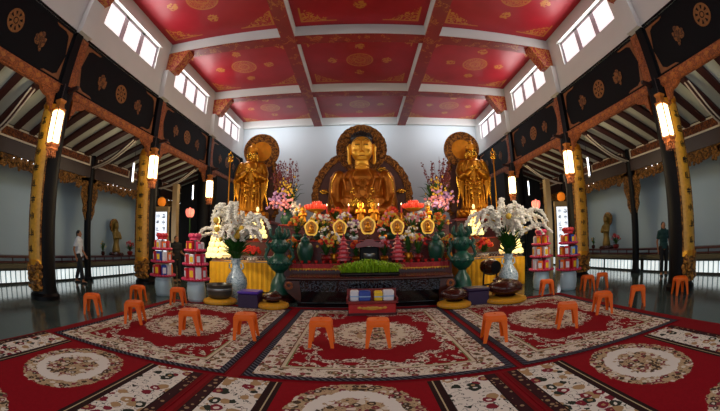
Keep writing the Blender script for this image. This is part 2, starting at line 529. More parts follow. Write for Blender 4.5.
# clerestory walls with openings for the windows, white pilasters, ledges
wn = 0
for s, side in ((-1, 'left'), (1, 'right')):
    xa, xb = sorted((s*XW, s*(XW+.22)))
    w = MB(); Z0, Z1 = 7.42, 8.36
    w.box(xa, xb, YF, YB, 6.56, Z0); w.box(xa, xb, YF, YB, Z1, ZC)
    edges = [YF]
    for k in range(4):
        edges += [CY[k]+.66, CY[k]+BAY-.92]
    edges.append(YB)
    for k in range(0, len(edges), 2): w.box(xa, xb, edges[k], edges[k+1], Z0, Z1)
    struct('wall_'+side, w, 'white_plaster')
    for k in range(4):
        y0, y1 = edges[1+2*k], edges[2+2*k]; L = y1-y0
        wn += 1
        f = MB(); xi, xo = sorted((s*(XW+.10), s*(XW+.18)))
        for a, c in ((0, .05), (L/3-.11, L/3+.11), (2*L/3-.11, 2*L/3+.11), (L-.05, L)): f.box(xi, xo, y0+a, y0+c, Z0, Z1)
        f.box(xi, xo, y0, y1, Z0, Z0+.05); f.box(xi, xo, y0, y1, Z1-.05, Z1)
        fr = struct('window_%d' % wn, f, 'white_window_frame')
        for j in range(3):
            pa, pb = y0+L*j/3+(.05 if j == 0 else .1), y0+L*(j+1)/3-(.05 if j == 2 else .1)
            p = MB().box(min(s*(XW+.13), s*(XW+.15)), max(s*(XW+.13), s*(XW+.15)), pa, pb, Z0+.04, Z1-.04)
            struct('pane', p, 'daylit_pane', fr)
        tn += 1; a, c = sorted((s*(XW-.07), s*(XW+.05)))
        struct('trim_%d' % tn, MB().box(a, c, y0-.1, y1+.1, Z1+.01, Z1+.06), 'white_plaster')
    for k in range(1, 4):
        y = CY[k]
        tn += 1; a, c = sorted((s*(XW-.22), s*XW))
        struct('trim_%d' % tn, MB().box(a, c, y-.3, y+.24, 6.56, 7.66), 'white_plaster')
        # red painted corbel under the beam end
        tn += 1
        poly = [(s*XW, 7.66), (s*(XW-.40), 7.66), (s*(XW-.44), 7.74), (s*(XW-.86), 8.34), (s*(XW-.92), 8.40), (s*(XW-.92), ZB-.002), (s*XW, ZB-.002)]
        if s > 0: poly = poly[::-1]
        struct('trim_%d' % tn, MB().prism(poly, y-.16, y+.28), 'painted_corbel')
    # aisle roof: sloping boards and rafters
    zi, zo = 5.02, 4.32
    th = MB(); xa_, xb_ = s*(XW+.1), s*(XE+.2)
    zx = lambda x: zi + (zo-zi)*(abs(x)-XW)/(XO-XW)
    vs = [(xa_, YF, zx(xa_)), (xb_, YF, zx(xb_)), (xb_, YB, zx(xb_)), (xa_, YB, zx(xa_))]
    vs = vs + [(x, y, z+.06) for x, y, z in vs]
    th.add(vs, [(0, 1, 2, 3), (7, 6, 5, 4), (0, 4, 5, 1), (1, 5, 6, 2), (2, 6, 7, 3), (3, 7, 4, 0)])
    rf = struct('ceiling_'+side, th, 'roof_board')
    rm = MB(); n = 0; y = -1.2
    while y < YB-.2:
        rm.add([(xa_, y, zx(xa_)-.001), (xb_, y, zx(xb_)-.001), (xb_, y+.24, zx(xb_)-.001), (xa_, y+.24, zx(xa_)-.001)] + [(xa_, y, zx(xa_)-.09), (xb_, y, zx(xb_)-.09), (xb_, y+.24, zx(xb_)-.09), (xa_, y+.24, zx(xa_)-.09)],
               [(0, 1, 2, 3), (7, 6, 5, 4), (0, 4, 5, 1), (1, 5, 6, 2), (2, 6, 7, 3), (3, 7, 4, 0)])
        y += .70
    struct('rafter', rm, 'rafter', rf)
    # aisle outer wall and its low screens of daylight
    a, c = sorted((s*XE, s*(XE+.2)))
    struct('wall_outer_'+side, MB().box(a, c, YF, YB, 0, 4.5), 'aisle_wall')

# main columns, couplet boards, lanterns, tubes
couplet_proto = None
def glyph(mb, x, z, w, seed, y=0.0, d=.008, ang=None):
    """a brush-stroke sign that cannot be read: a few crossing bars"""
    q = random.Random(seed)
    mb.box(x-.05*w, x+.05*w, y-d, y, z-.48*w, z+.48*w)
    for i in range(q.choice((3, 4, 5))):
        if q.random() < .55:
            h = q.uniform(-.45, .45)*w; l = q.uniform(.28, .5)*w
            mb.box(x-l, x+l, y-d, y, z+h-.05*w, z+h+.05*w)
        else:
            h = q.choice((-.35, .33))*w; l = q.uniform(.2, .4)*w
            mb.box(x+h-.05*w, x+h+.05*w, y-d, y, z-l, z+l); mb.box(min(x, x+h), max(x, x+h), y-d, y, z-.04*w, z+.04*w)
for s, side in ((-1, 'left'), (1, 'right')):
    for k in range(4):
        y = CY[k]
        c = struct('column', MB().lathe([(.43, 0), (.43, .1), (.37, .16), (.35, .3), (.35, 5.05)], 28, s*XC, y), 'black_lacquer', smooth=30)
ordn = ['', 'nearest', 'second', 'third']
lside = {-1: 'left', 1: 'right'}
def board_curve(mb, r0, r1, a, z0, z1, n=12):
    vs, fs = [], []
    for i in range(n+1):
        t = -PI/2 - a + 2*a*i/n; c, q = math.cos(t), math.sin(t)
        vs += [(r0*c, r0*q, z0), (r1*c, r1*q, z0), (r1*c, r1*q, z1), (r0*c, r0*q, z1)]
    for i in range(n):
        for k in range(4): fs.append((i*4+k, i*4+4+k, i*4+4+(k+1) % 4, i*4+(k+1) % 4))
    fs += [(0, 1, 2, 3), (n*4+3, n*4+2, n*4+1, n*4)]
    return mb.add(vs, fs)
def couplet(name):
    t = thing(name, 'couplet', 'couplet board')
    a = R(43)
    obj('panel', board_curve(MB(), .285, .318, a, .92, 4.42), 'gold_paint', t)
    obj('lower_moulding', board_curve(MB(), .283, .335, R(47), .80, .93), 'gold', t)
    b = board_curve(MB(), .283, .335, R(47), 4.40, 4.52); b.ell((0, -.31, 4.52), (.16, .05, .12)); obj('upper_moulding', b, 'gold', t)
    for q in (-1, 1):
        t0 = -PI/2 + q*R(44); e = MB()
        e.tube([(.325*math.cos(t0), .325*math.sin(t0), .9), (.325*math.cos(t0), .325*math.sin(t0), 4.42)], .022, 6)
        obj('edge_moulding', e, 'gilt_carving', t)
    for i in range(9):
        g = MB(); glyph(g, 0, 4.12 - i*.37, .17, 100+i, -.318, .012); obj('brush_lettering', g, 'ink', t)
    f = MB(); q = random.Random(5)
    for i in range(26):
        t0 = -PI/2 + q.uniform(-.75, .75); z = q.uniform(.3, .84)
        f.ell((.33*math.cos(t0), .33*math.sin(t0), z), (q.uniform(.05, .09), q.uniform(.04, .06), q.uniform(.05, .1)), 8, 5)
    board_curve(f, .283, .32, R(42), .22, .82)
    obj('lotus_foot', f, 'gilt_carving', t, 50)
    return t
cp = couplet('couplet_board')
for s in (-1, 1):
    for k in (1, 2):
        place(cp, (s*XC, CY[k], 0), 0, sc=(1.24, 1.24, 1), label= 'tall curved gilt couplet board with dark signs on the %s %s column' % (ordn[k], lside[s]), group='couplet boards on the black columns')

def lantern(name):
    t = thing(name, 'lantern', 'lantern')
    w, h = .13, .385
    b = MB().rbox(-w, w, -w, w, -h, h, .04); obj('lamp_shade', b, 'lamp_glow', t)
    f = MB()
    for a in (-1, 1):
        for c in (-1, 1): f.box(a*w-.012, a*w+.012, c*w-.012, c*w+.012, -h-.02, h+.02)
    for a in (0, PI/2, PI, 3*PI/2):
        f.T = Euler((0, 0, a)).to_matrix().to_4x4(); f.box(-.006, .006, -w-.008, -w+.004, -h*.35, h*.6)
    f.T = Matrix.Identity(4); obj('frame', f, 'wood_brown', t)
    c = MB(); c.lathe([(.19, .38), (.2, .42), (.13, .46), (.11, .56), (.15, .6), (.15, .64), (.05, .66)], 4, a0=PI/4); obj('cap', c, 'orange_gilt', t, 20)
    d = MB(); d.lathe([(.1, -.58), (.17, -.52), (.15, -.47), (.19, -.42), (.19, -.38)], 4, a0=PI/4)
    for i in range(12):
        a = i*PI/6; d.tube([(.11*math.cos(a), .11*math.sin(a), -.5), (.12*math.cos(a), .12*math.sin(a), -.68)], [.014, .02], 5)
    obj('tassel_base', d, 'orange_carve', t, 20)
    obj('hanger', MB().tube([(0, 0, .64), (0, 0, 1.06)], .014, 6).torus((0, 0, .68), .04, .01, 12, 6, 'y'), 'dark_timber', t)
    return t
lp = lantern('palace_lantern')
for s in (-1, 1):
    for k, y in ((1, 4.98), (2, 9.62), (3, 14.4)):
        place(lp, (s*6.78, y, 3.86), 0, 'glowing square lantern with orange cap hanging at the %s column on the %s' % (ordn[k], lside[s]), 'lanterns along the colonnade')

# corbelled brackets beside the columns, frieze boards, struts
def bracket(name):
    t = thing(name, 'bracket', 'bracket')
    p = [(.36, 4.83), (.92, 4.83), (.84, 4.74), (.68, 4.68), (.56, 4.66), (.5, 4.52), (.42, 4.46), (.36, 4.3)]
    obj('left_wing', MB().prism(p, -.07, .07), 'orange_carve', t)
    obj('right_wing', MB().prism([(-x, z) for x, z in p][::-1], -.07, .07), 'orange_carve', t)
    # the cross arm that carries the lantern
    q = [(.2, 5.0), (.60, 5.0), (.60, 4.93), (.4, 4.9), (.2, 4.86)]
    m = MB(); m.T = Euler((0, 0, -PI/2)).to_matrix().to_4x4(); m.prism(q, -.04, .04)
    obj('lantern_arm', m, 'dark_timber', t)
    return t
bk = bracket('column_bracket')
for s in (-1, 1):
    for k in (1, 2, 3):
        place(bk, (s*XF, CY[k], 0), PI/2 if s < 0 else -PI/2, 'carved orange bracket on top of the %s column on the %s' % (ordn[k], lside[s]), 'carved brackets under the frieze')

def wheel(mb, x, z, r, y):
    mb.ring(r*.8, r, y-.012, y, 28, x, z); mb.ring(r*.30, r*.46, y-.012, y, 20, x, z)
    for i in range(8):
        c, q = math.cos(i*PI/4), math.sin(i*PI/4)
        mb.prism([(x+r*.4*c+q*.035, z+r*.4*q-c*.035), (x+r*.82*c+q*.05, z+r*.82*q-c*.05), (x+r*.82*c-q*.05, z+r*.82*q+c*.05), (x+r*.4*c-q*.035, z+r*.4*q+c*.035)], y-.01, y)
    mb.prism([(x+r*.2*math.cos(a*PI/6), z+r*.2*math.sin(a*PI/6)) for a in range(12)], y-.014, y)
def cloud(mb, x, z, w, y, flip=1):
    for dx, dz, r in ((0, .05, .32), (.28, -.1, .24), (-.25, -.12, .27), (.1, .38, .2), (-.12, .3, .18), (.16, -.42, .16), (.42, .15, .13), (-.42, .1, .13), (.22, -.62, .1)):
        n = 12
        mb.prism([(x+flip*(dx*w+r*w*math.cos(2*PI*i/n)*(1+.2*math.sin(5*2*PI*i/n))), z+dz*w+r*w*math.sin(2*PI*i/n)*(1+.2*math.sin(5*2*PI*i/n))) for i in (range(n) if flip > 0 else range(n-1, -1, -1))], y-.006-.001*r, y); mb.ring(r*w*.72, r*w*1.1, y-.016, y, 14, x+flip*dx*w, z+dz*w, .6, 5.4); mb.ring(r*w*.22, r*w*.44, y-.016, y, 10, x+flip*dx*w, z+dz*w)
def frieze(name):
    t = thing(name, 'frieze', 'frieze board')
    L = 2.13; z0, z1 = 5.08, 6.56
    obj('board', MB().box(-L, L, -.02, .06, z0, z1), 'black_board', t)
    obj('rail', MB().box(-L-.32, L+.32, -.09, .09, z0-.21, z0).box(-L-.32, L+.32, -.06, .06, z0-.25, z0-.21), 'orange_carve', t)
    for i in range(-6, 7):
        k = MB(); x = i*.33; k.prism([(x-.1, z0-.105), (x, z0-.16), (x+.1, z0-.105), (x, z0-.05)], -.1, -.088); obj('lozenge', k, 'orange_gilt', t)
    obj('top_edge', MB().box(-L-.32, L+.32, -.07, .07, z1, z1+.06), 'black_lacquer', t)
    m = MB(); wheel(m, 0, 5.83, .29, -.02); obj('wheel_medallion', m, 'dim_gilt', t, 0)
    for q in (-1, 1):
        m = MB(); cloud(m, q*1.02, 5.8, .38, -.02, q); obj('cloud_motif', m, 'cloud_gilt', t, 0)
        m = MB()
        for v in (-1, 1):
            cz = 5.82 + v*.66
            P = [(q*2.08, cz), (q*1.35, cz), (q*1.45, cz-v*.05), (q*1.8, cz-v*.06), (q*1.95, cz-v*.14), (q*2.02, cz-v*.4), (q*2.08, cz-v*.62)]
            if (q > 0) == (v > 0): P = P[::-1]
            m.prism(P[::-1], -.034, -.02)
        obj('corner_scroll', m, 'dim_orange', t, 0)
    m = MB().box(-2.42, -2.12, -.07, .06, z0, z1-.02)
    for i in range(5): m.ell((-2.27, -.07, z0+.2+i*.27), (.07, .02, .09), 8, 5)
    obj('gilt_strut', m, 'orange_carve', t)
    obj('black_post', MB().box(2.16, 2.44, -.12, .06, z0, z1+.05), 'black_lacquer', t)
    return t
fz = frieze('frieze_board')
for s in (-1, 1):
    for k in range(4):
        place(fz, (s*XF, CY[k]+BAY/2, 0), PI/2 if s < 0 else -PI/2, label=
              'black frieze board with wheel and clouds, %s from the altar on the %s' % (['fourth', 'third', 'second', 'first'][k], lside[s]), group='frieze boards under the clerestory', sc=(1, 1, 1) if s < 0 else (-1, 1, 1))

# aisle: outer columns, carved beam, valance, curved tie, screens, rail
def spike_band(mb, x0, x1, z, amp, n, seed, depth=.03):
    q = random.Random(seed)
    top = [(x0, z), (x1, z)]; low = []
    for i in range(n+1):
        x = x1 + (x0-x1)*i/n; low.append((x, z - amp*(.55 + .45*abs(math.sin(i*1.7))*q.uniform(.6, 1))))
    mb.prism(top[::-1] + low[::-1], -depth, depth)
def aisle_bay(name):
    """carved head beam between two outer columns"""
    t = thing(name, 'beam', 'carved beam'); L = BAY/2-.14
    obj('beam', MB().box(-L, L, -.09, .09, 3.56, 4.36), 'dark_timber', t)
    p = MB(); e = MB()
    for q in (-1, 1):
        x0, x1 = sorted((q*.1, q*(L-.1)))
        p.box(x0, x1, -.105, -.09, 4.02, 4.27)
        for a, c, f, g in ((x0, x1, 4.26, 4.31), (x0, x1, 3.97, 4.02), (x0, x0+.05, 3.97, 4.31), (x1-.05, x1, 3.97, 4.31)): e.box(a, c, -.115, -.09, f, g)
    obj('carved_panel', p, 'beam_carving', t); obj('pale_edge', e, 'cream_line', t)
    return t
def valance(name):
    t = thing(name, 'valance', 'valance'); L = BAY/2-.14
    v = MB(); spike_band(v, -L, L, 3.58, .40, 26, 4)
    q = random.Random(3)
    for i in range(70):
        x = q.uniform(-L, L); v.ell((x, -.04, 3.56-q.uniform(.03, .36)), (q.uniform(.05, .1), .03, q.uniform(.05, .09)), 7, 4)
    obj('crest', v, 'valance_carving', t, 40)
    for k in (-1, 1):
        d = MB(); P = [(k*L, 3.57), (k*(L-.46), 3.5), (k*(L-.32), 3.2), (k*(L-.36), 2.95), (k*(L-.2), 2.6), (k*(L-.22), 2.4), (k*(L-.06), 2.1), (k*L, 2.05)]
        d.prism(P if k < 0 else P[::-1], -.03, .03)
        for i in range(26):
            z = q.uniform(2.2, 3.45); d.ell((k*(L-q.uniform(.03, .1+.28*(z-2.1)/1.7)), -.035, z), (q.uniform(.04, .08), .03, q.uniform(.05, .1)), 7, 4)
        obj('side_drop', d, 'valance_carving', t, 40)
    for i in range(6): b = MB(); b.ell((-L*.62 + i*L*.13 + q.uniform(-.06, .06), -.09, 3.50 + q.uniform(-.04, .04)), .013, 6, 4); obj('bulb', b, 'bulb_glow', t)
    return t
def screen(name):
    t = thing(name, 'screen', 'screen'); L = BAY/2-.04
    obj('panel', MB().box(-L+.05, L-.05, -.02, .02, .06, .40), 'screen_glow', t)
    f = MB().box(-L, L, -.06, .06, 0, .06).box(-L, L, -.08, .3, .40, .46)
    for x in (-L+.03, 0, L-.03): f.box(x-.03, x+.03, -.05, .05, .06, .40)
    obj('frame', f, 'ledge_dark', t); return t
def rail(name):
    t = thing(name, 'rail', 'altar rail'); L = BAY/2-.01
    obj('top_rail', MB().box(-L, L, -.06, .4, .76, .82), 'rail_red', t)
    obj('ledge_board', MB().box(-L, L, -.04, .36, .462, .60), 'olive_ledge', t)
    b = MB().box(-L, L, -.03, .03, .62, .67)
    obj('lower_rail', b, 'rail_red', t)
    for i in range(8): obj('baluster', MB().lathe([(.035, .6), (.035, .63), (.02, .66), (.03, .69), (.02, .72), (.03, .76)], 8, -L+.34+i*.59), 'rail_red', t)
    return t
def tie(name):
    t = thing(name, 'tie', 'roof brace')
    pts = []
    for i in range(9):
        u = i/8; pts.append((0.12+u*1.95, 0, 3.98 + .80*u - .16*math.sin(PI*u)))
    m = MB(); m.tube(pts, .06, 6); obj('curved_arm', m, 'rafter', t)
    m = MB()
    m.tube([(x, -.07, z-.06) for x, y, z in pts], .026, 5); m.tube([(x, .07, z-.06) for x, y, z in pts], .026, 5)
    obj('pale_edge', m, 'cream_line', t); return t
ab, vl, sc_, rl, ti = aisle_bay('aisle_beam'), valance('gilt_valance'), screen('daylit_screen'), rail('aisle_rail'), tie('aisle_brace')
OY = [-.5, 4.35, 9.2, 14.1]
for s in (-1, 1):
    sd = lside[s]; rz = PI/2 if s < 0 else -PI/2
    for k, y in enumerate(OY):
        struct('column', MB().lathe([(.2, 0), (.2, .1), (.15, .15), (.14, .3), (.14, 4.45)], 18, s*XO, y), 'black_lacquer', smooth=30)
    for k in range(1, 5):
        y = OY[k-1]+BAY/2 if k < 4 else OY[3]+BAY/2
        o = ['', 'nearest', 'second', 'third', 'last'][k]
        place(ab, (s*XO, y, 0), rz, 'dark beam with pale-edged carved panels over the %s bay of the %s aisle' % (o, sd), 'carved beams over the aisles')
        place(vl, (s*XO, y, 0), rz, 'lacy gilt valance hanging in the %s opening of the %s aisle' % (o, sd), 'gilt valances in the aisles')
        place(sc_, (s*9.95, y, 0), rz, 'low glowing white barred screen at the floor of the %s bay of the %s aisle' % (o, sd), 'low lit screens along the aisles')
        place(rl, (s*9.98, y, 0), rz, 'dark red rail above the lit screen in the %s bay of the %s aisle' % (o, sd), 'red rails along the aisles')
    for k in range(1, 4):
        place(ti, (s*XO, OY[k], 0), 0 if s < 0 else PI, 'pale-edged curved roof brace at the %s outer column on the %s' % (ordn[k], sd), 'curved roof braces in the aisles')
# thin fluorescent tubes on the outer sides of the columns
tb = thing('tube_light', 'tube', 'tube light')
obj('tube', MB().tube([(0, 0, 0), (0, 0, .62)], .022, 8), 'tube_glow', tb)
obj('hanger', MB().tube([(0, .03, .66), (0, .03, 1.33)], .008, 6), 'dark_timber', tb)
obj('fitting', MB().box(-.03, .03, .01, .05, -.04, .66).box(-.03, .03, -.03, .03, -.05, 0).box(-.03, .03, -.03, .03, .62, .67), 'white_plaster', tb)
for s in (-1, 1):
    for k, y, nm in ((2, 9.75, 'second'), (3, 14.6, 'third')):
        place(tb, (s*7.72, y-.06, 3.45), 0, 'thin white upright tube light beside the %s column on the %s' % (nm, lside[s]), 'tube lights on the columns')
# ------------------------------------------------------------------ carpets
under = obj('carpet', MB().box(-4.95, 5.08, -2.4, 7.95, .001, .006), 'rug_red')
tag(under, 'plain deep red floor covering under all the patterned carpets', 'carpet')
def carpet(x, y, y0, y1, mat, label, group):
    o = obj('patterned_carpet', MB().box(-1.55, 1.55, y0, y1, 0, .011), mat)
    e = MB().box(-1.565, -1.55, y0, y1, 0, .009).box(1.55, 1.565, y0, y1, 0, .009).box(-1.565, 1.565, y1, y1+.012, 0, .009).box(-1.565, 1.565, y0-.012, y0, 0, .009)
    obj('bound_edge', e, 'rug_red', o)
    o.location = (x, y, .0065); return tag(o, label, 'carpet', group)
for x, n in ((-3.17, 'left of the three at the altar'), (.12, 'middle one of the three, straight before the altar'), (3.30, 'right of the three at the altar')):
    carpet(x, 5.58, -2.08, 2.08, 'rug_bordered', 'red carpet with cream floral border, ' + n, 'bordered carpets at the altar')
for x, n in ((-3.36, 'left of the near three'), (-.17, 'middle one of the near three'), (3.0, 'right of the near three')):
    carpet(x, 1.775, -3.9, 1.64, 'rug_runner', 'long red carpet with cream side bands and medallions, ' + n, 'medallion runners in the foreground')

# ------------------------------------------------------------------ stools
def make_stool():
    t = thing('plastic_stool', 'stool', 'stool')
    m = MB(); n = 28
    prof = lambda r: [(math.copysign(abs(math.cos(2*PI*i/n))**.55, math.cos(2*PI*i/n))*r, math.copysign(abs(math.sin(2*PI*i/n))**.55, math.sin(2*PI*i/n))*r) for i in range(n)]
    rings = [(.172, .335), (.176, .35), (.168, .40), (.156, .415), (.06, .421), (.022, .421), (.022, .408), (.06, .405), (.148, .398), (.16, .36), (.165, .335)]
    vs = [(x, y, z) for r, z in rings for x, y in prof(r)]; fs = []
    for k in range(len(rings)):
        k2 = (k+1) % len(rings)
        for i in range(n): fs.append((k*n+i, k*n+(i+1) % n, k2*n+(i+1) % n, k2*n+i))
    m.add(vs, fs); obj('seat', m, 'stool_orange', t, 40)
    for a in (-1, 1):
        for c in (-1, 1):
            l = MB(); B, T = .192, .158; w0, w1 = .026, .042
            def q(cx, cy, z, w): return [(cx*a-(w if a > 0 else 0) + (0 if a > 0 else 0), 0, 0)]
            vs = []
            for z, r, w in ((0, B, .032), (.2, (B+T)/2, .046), (.385, T+.004, .072)):
                # an angle-section leg: two flanges meeting at the corner
                vs += [(a*r, c*r, z), (a*(r-w*1.5), c*r, z), (a*(r-w*1.5), c*(r-.014), z), (a*(r-.014), c*(r-.014), z), (a*(r-.014), c*(r-w*1.5), z), (a*r, c*(r-w*1.5), z)]
            fs = []
            for k in range(2):
                for i in range(6): fs.append((k*6+i, k*6+(i+1) % 6, k*6+6+(i+1) % 6, k*6+6+i))
            fs += [(5, 4, 3, 2, 1, 0), (12, 13, 14, 15, 16, 17)]
            l.add(vs, fs); obj('leg', l, 'stool_orange', t, 40)
    ap = MB()
    for i in range(4):
        ap.T = Euler((0, 0, i*PI/2)).to_matrix().to_4x4(); ap.prism([(-.15, .335), (-.11, .29), (-.06, .325), (.06, .325), (.11, .29), (.15, .335), (.15, .365), (-.15, .365)], -.170, -.158)
    obj('apron', ap, 'stool_orange', t, 30)
    return t
st = make_stool()
for x, y, r, n in [(-5.35, 5.22, .5, 'on the bare tiles at the far left, short of the carpet corner'), (-5.46, 7.1, .2, 'on the tiles before the second left column'),
    (-4.08, 5.12, .35, 'on the outer edge of the left bordered carpet'), (-4.34, 7.28, .25, 'at the far outer corner of the left bordered carpet'),
    (-2.82, 5.02, .3, 'on the middle of the left bordered carpet'), (-1.86, 5.08, .12, 'over the inner border of the left bordered carpet'),
    (-.66, 4.90, .03, 'left of the pair on the middle bordered carpet'), (.145, 4.88, -.03, 'right of the pair on the middle bordered carpet'),
    (1.83, 4.70, -.2, 'over the inner border of the right bordered carpet'), (3.2, 4.78, -.45, 'on the middle of the right bordered carpet'),
    (4.6, 7.85, -.3, 'beside the right hand ceramic drum at the back of the carpet'), (5.92, 7.74, -.3, 'on the tiles between the second right column and the ceramic drums'),
    (4.33, 5.15, -.4, 'on the outer edge of the right bordered carpet'), (6.52, 7.78, -.6, 'on the tiles just before the second right column'),
    (5.35, 5.12, -.7, 'on bare tiles to the right of the bordered carpet'), (6.78, 5.02, -.5, 'on bare tiles at the foot of the nearest right column')]:
    if n.startswith('on bare tiles at the foot'): x, y = 6.86, 4.98
    place(st, sc=.95, loc=(x, y, 0.0185 if -4.95 < x < 5.08 and y < 7.66 else 0.0065 if -4.95 < x < 5.08 and y < 7.9 else 0), rz=r, label='orange plastic stool ' + n, group='orange plastic stools')

# ------------------------------------------------------------------ people
def person(label, loc, rz, h, shirt, trousers, hairlen, step, arms):
    """one continuous body with clothes and hair over it; faces -y"""
    t = thing('person', label, 'person', loc, rz, sc=h/1.70)
    b = MB(); hip = .90; sh = 1.40
    feet = [(-.09, -step, 0), (.09, step, 0)]
    def leg(mb, sx, fy, g=0.0, cut=0.0):
        hipp = Vector((sx*.095, 0, hip)); an = Vector((sx*.10, fy, .09)); kn = (hipp+an)/2 + Vector((0, -.045, .02))
        an2 = an + (kn-an)*cut
        mb.tube([hipp+Vector((0, 0, .05)), hipp*.6+kn*.4, kn, kn*.55+an*.45, an2], [.092+g, .082+g, .06+g, .058+g, .042+g*1.6], 12)
        return an
    for sx, fy in ((-1, -step), (1, step)):
        an = leg(b, sx, fy); b.tube([an+Vector((0, .03, -.03)), an+Vector((0, -.06, -.05)), an+Vector((0, -.16, -.065))], [.042, .042, .028], 10)
    def torso(mb, g, z0=.86):
        for z, rx, ry in ((.90, .165, .115), (1.0, .155, .11), (1.12, .15, .108), (1.25, .17, .115), (1.36, .175, .105), (1.42, .12, .085)):
            if z > z0: mb.ell((0, 0, z), (rx+g, ry+g, .10+g), 16, 10)
        for sx in (-1, 1): mb.ell((sx*.165, 0, 1.385), (.065+g, .065+g, .065+g), 12, 8)
    torso(b, 0)
    b.tube([(0, .01, 1.40), (0, 0, 1.50), (0, -.01, 1.56)], [.066, .056, .055], 12)
    hz = 1.595
    b.ell((0, -.015, hz), (.078, .098, .115), 16, 12); b.ell((0, -.05, hz-.06), (.055, .06, .055), 12, 8)
    b.ell((0, -.115, hz-.012), (.014, .02, .024), 8, 6)       # nose
    b.ell((0, -.105, hz-.058), (.026, .012, .010), 8, 6)      # mouth
    for sx in (-1, 1): b.ell((sx*.08, 0, hz-.005), (.012, .022, .034), 8, 6)
    arm = {}
    for sx, (ey, hy, hzz, out) in zip((-1, 1), arms):
        s0 = Vector((sx*.175, 0, 1.385)); el = Vector((sx*(.225+out), ey, 1.10)); wr = Vector((sx*(.225+out*.6), hy, hzz))
        b.tube([s0, s0*.5+el*.5, el, el*.5+wr*.5, wr], [.05, .047, .039, .038, .027], 10)
        d = (wr-el).normalized(); f = Vector((0, -1, 0)); side = d.cross(f).normalized() if abs(d.y) < .95 else Vector((1, 0, 0))
        pl = d.cross(side).normalized(); pc = wr + d*.05
        b.tube([wr, pc, wr+d*.095], [.026, .033, .030], 8)
        for i, (o, ln) in enumerate(((-.028, .062), (-.009, .075), (.010, .07), (.028, .055))):
            p0 = wr+d*.085+pl*o; b.tube([p0, p0+d*ln*.5+side*sx*.006, p0+d*ln-side*sx*.012], [.0095, .0088, .0075], 6)
        p0 = wr+d*.035-pl*.028; b.tube([p0, p0+d*.03-pl*.02, p0+d*.062-pl*.018], [.011, .0105, .009], 6)
        arm[sx] = (s0, el, wr)
    obj('body', fused(b, .0075, 3, 'person_body', 'skin'), None, t)
    c = MB(); torso(c, .018, .95); c.lathe([(.17, .86), (.178, .9), (.172, 1.0)], 20, sx=1, sy=.72)
    for sx in (-1, 1):
        s0, el, wr = arm[sx]; k = .7
        c.tube([s0, s0*.5+el*.5, s0*(1-k)+el*k], [.068, .064, .062], 12)
    obj('shirt', fused(c, .012, 4, 'person_shirt', shirt), None, t)
    c = MB(); c.ell((0, 0, .93), (.178, .128, .10), 18, 10)
    for sx, fy in ((-1, -step), (1, step)): leg(c, sx, fy, .016, .10)
    obj('trousers', fused(c, .012, 4, 'person_trousers', trousers), None, t)
    c = MB(); c.ell((0, .012, hz+.03), (.088, .102, .098), 18, 12); c.ell((0, .05, hz-.02), (.08, .06, .09+hairlen), 16, 10)
    obj('hair', fused(c, .011, 3, 'person_hair', 'hair_black'), None, t)
    for sx in (-1, 1):
        fy = -step if sx < 0 else step
        c = MB(); c.ell((sx*.10, fy-.055, .032), (.05, .135, .032), 14, 8); c.box(sx*.10-.045, sx*.10+.045, fy-.17, fy+.06, 0, .012)
        obj('shoe', c, 'night', t, 50)
    for sx in (-1, 1): obj('eye', MB().ell((sx*.03, -.107, hz+.008), (.013, .008, .007), 8, 6), 'ink', t)
    return t
person('person in a white shirt and dark trousers walking by the left outer column', (-9.2, 8.45, 0), 1.9, 1.70, 'cotton_white', 'trouser_dark', 0, .2, [(.08, .0, .86, .02), (.0, -.16, .9, .02)])
person('person in a dark green top standing in the right aisle by the screen', (9.3, 7.55, 0), -.6, 1.66, 'cotton_green', 'cotton_black', .05, .03, [(.06, -.02, .86, .02), (.05, -.10, .9, .02)])
person('person in black beside the red offering tower at the left rear', (-6.75, 11.4, 0), .9, 1.68, 'cotton_black', 'cotton_black', .04, .03, [(.03, -.22, 1.05, .0), (.03, -.22, 1.05, .0)])

# ------------------------------------------------------------------ the great seated figure and its glory
def flame_rim(mb, cx, cz, R0, R1, y0, y1, n, a0=0, a1=2*PI, amp=.06):
    vs, fs = [], []
    for i in range(n+1):
        a = a0+(a1-a0)*i/n; r = R1*(1+amp*abs(math.sin(i*1.9)))
        c, q = math.cos(a), math.sin(a)
        vs += [(cx+R0*c, y0, cz+R0*q), (cx+r*c, y0, cz+r*q), (cx+r*c, y1, cz+r*q), (cx+R0*c, y1, cz+R0*q)]
    for i in range(n):
        for k in range(4): fs.append((i*4+k, i*4+(k+1) % 4, i*4+4+(k+1) % 4, i*4+4+k))
    fs += [(0, 3, 2, 1), tuple(n*4+k for k in range(4))]
    return mb.add(vs, fs)
BX, BY = .06, 16.5
t = thing('seated_statue', 'great gilded seated statue with black hair in the middle of the altar', 'statue', (BX, BY, 0))
b = MB()
b.ell((0, .02, 3.9), (.98, .72, 1.1)); b.ell((0, 0, 4.56), (1.1, .60, .48)); b.ell((0, .05, 4.84), (.72, .42, .26)); b.ell((0, .05, 3.2), (1.2, .8, .9)); b.ell((0, .1, 2.6), (1.2, .9, .45))
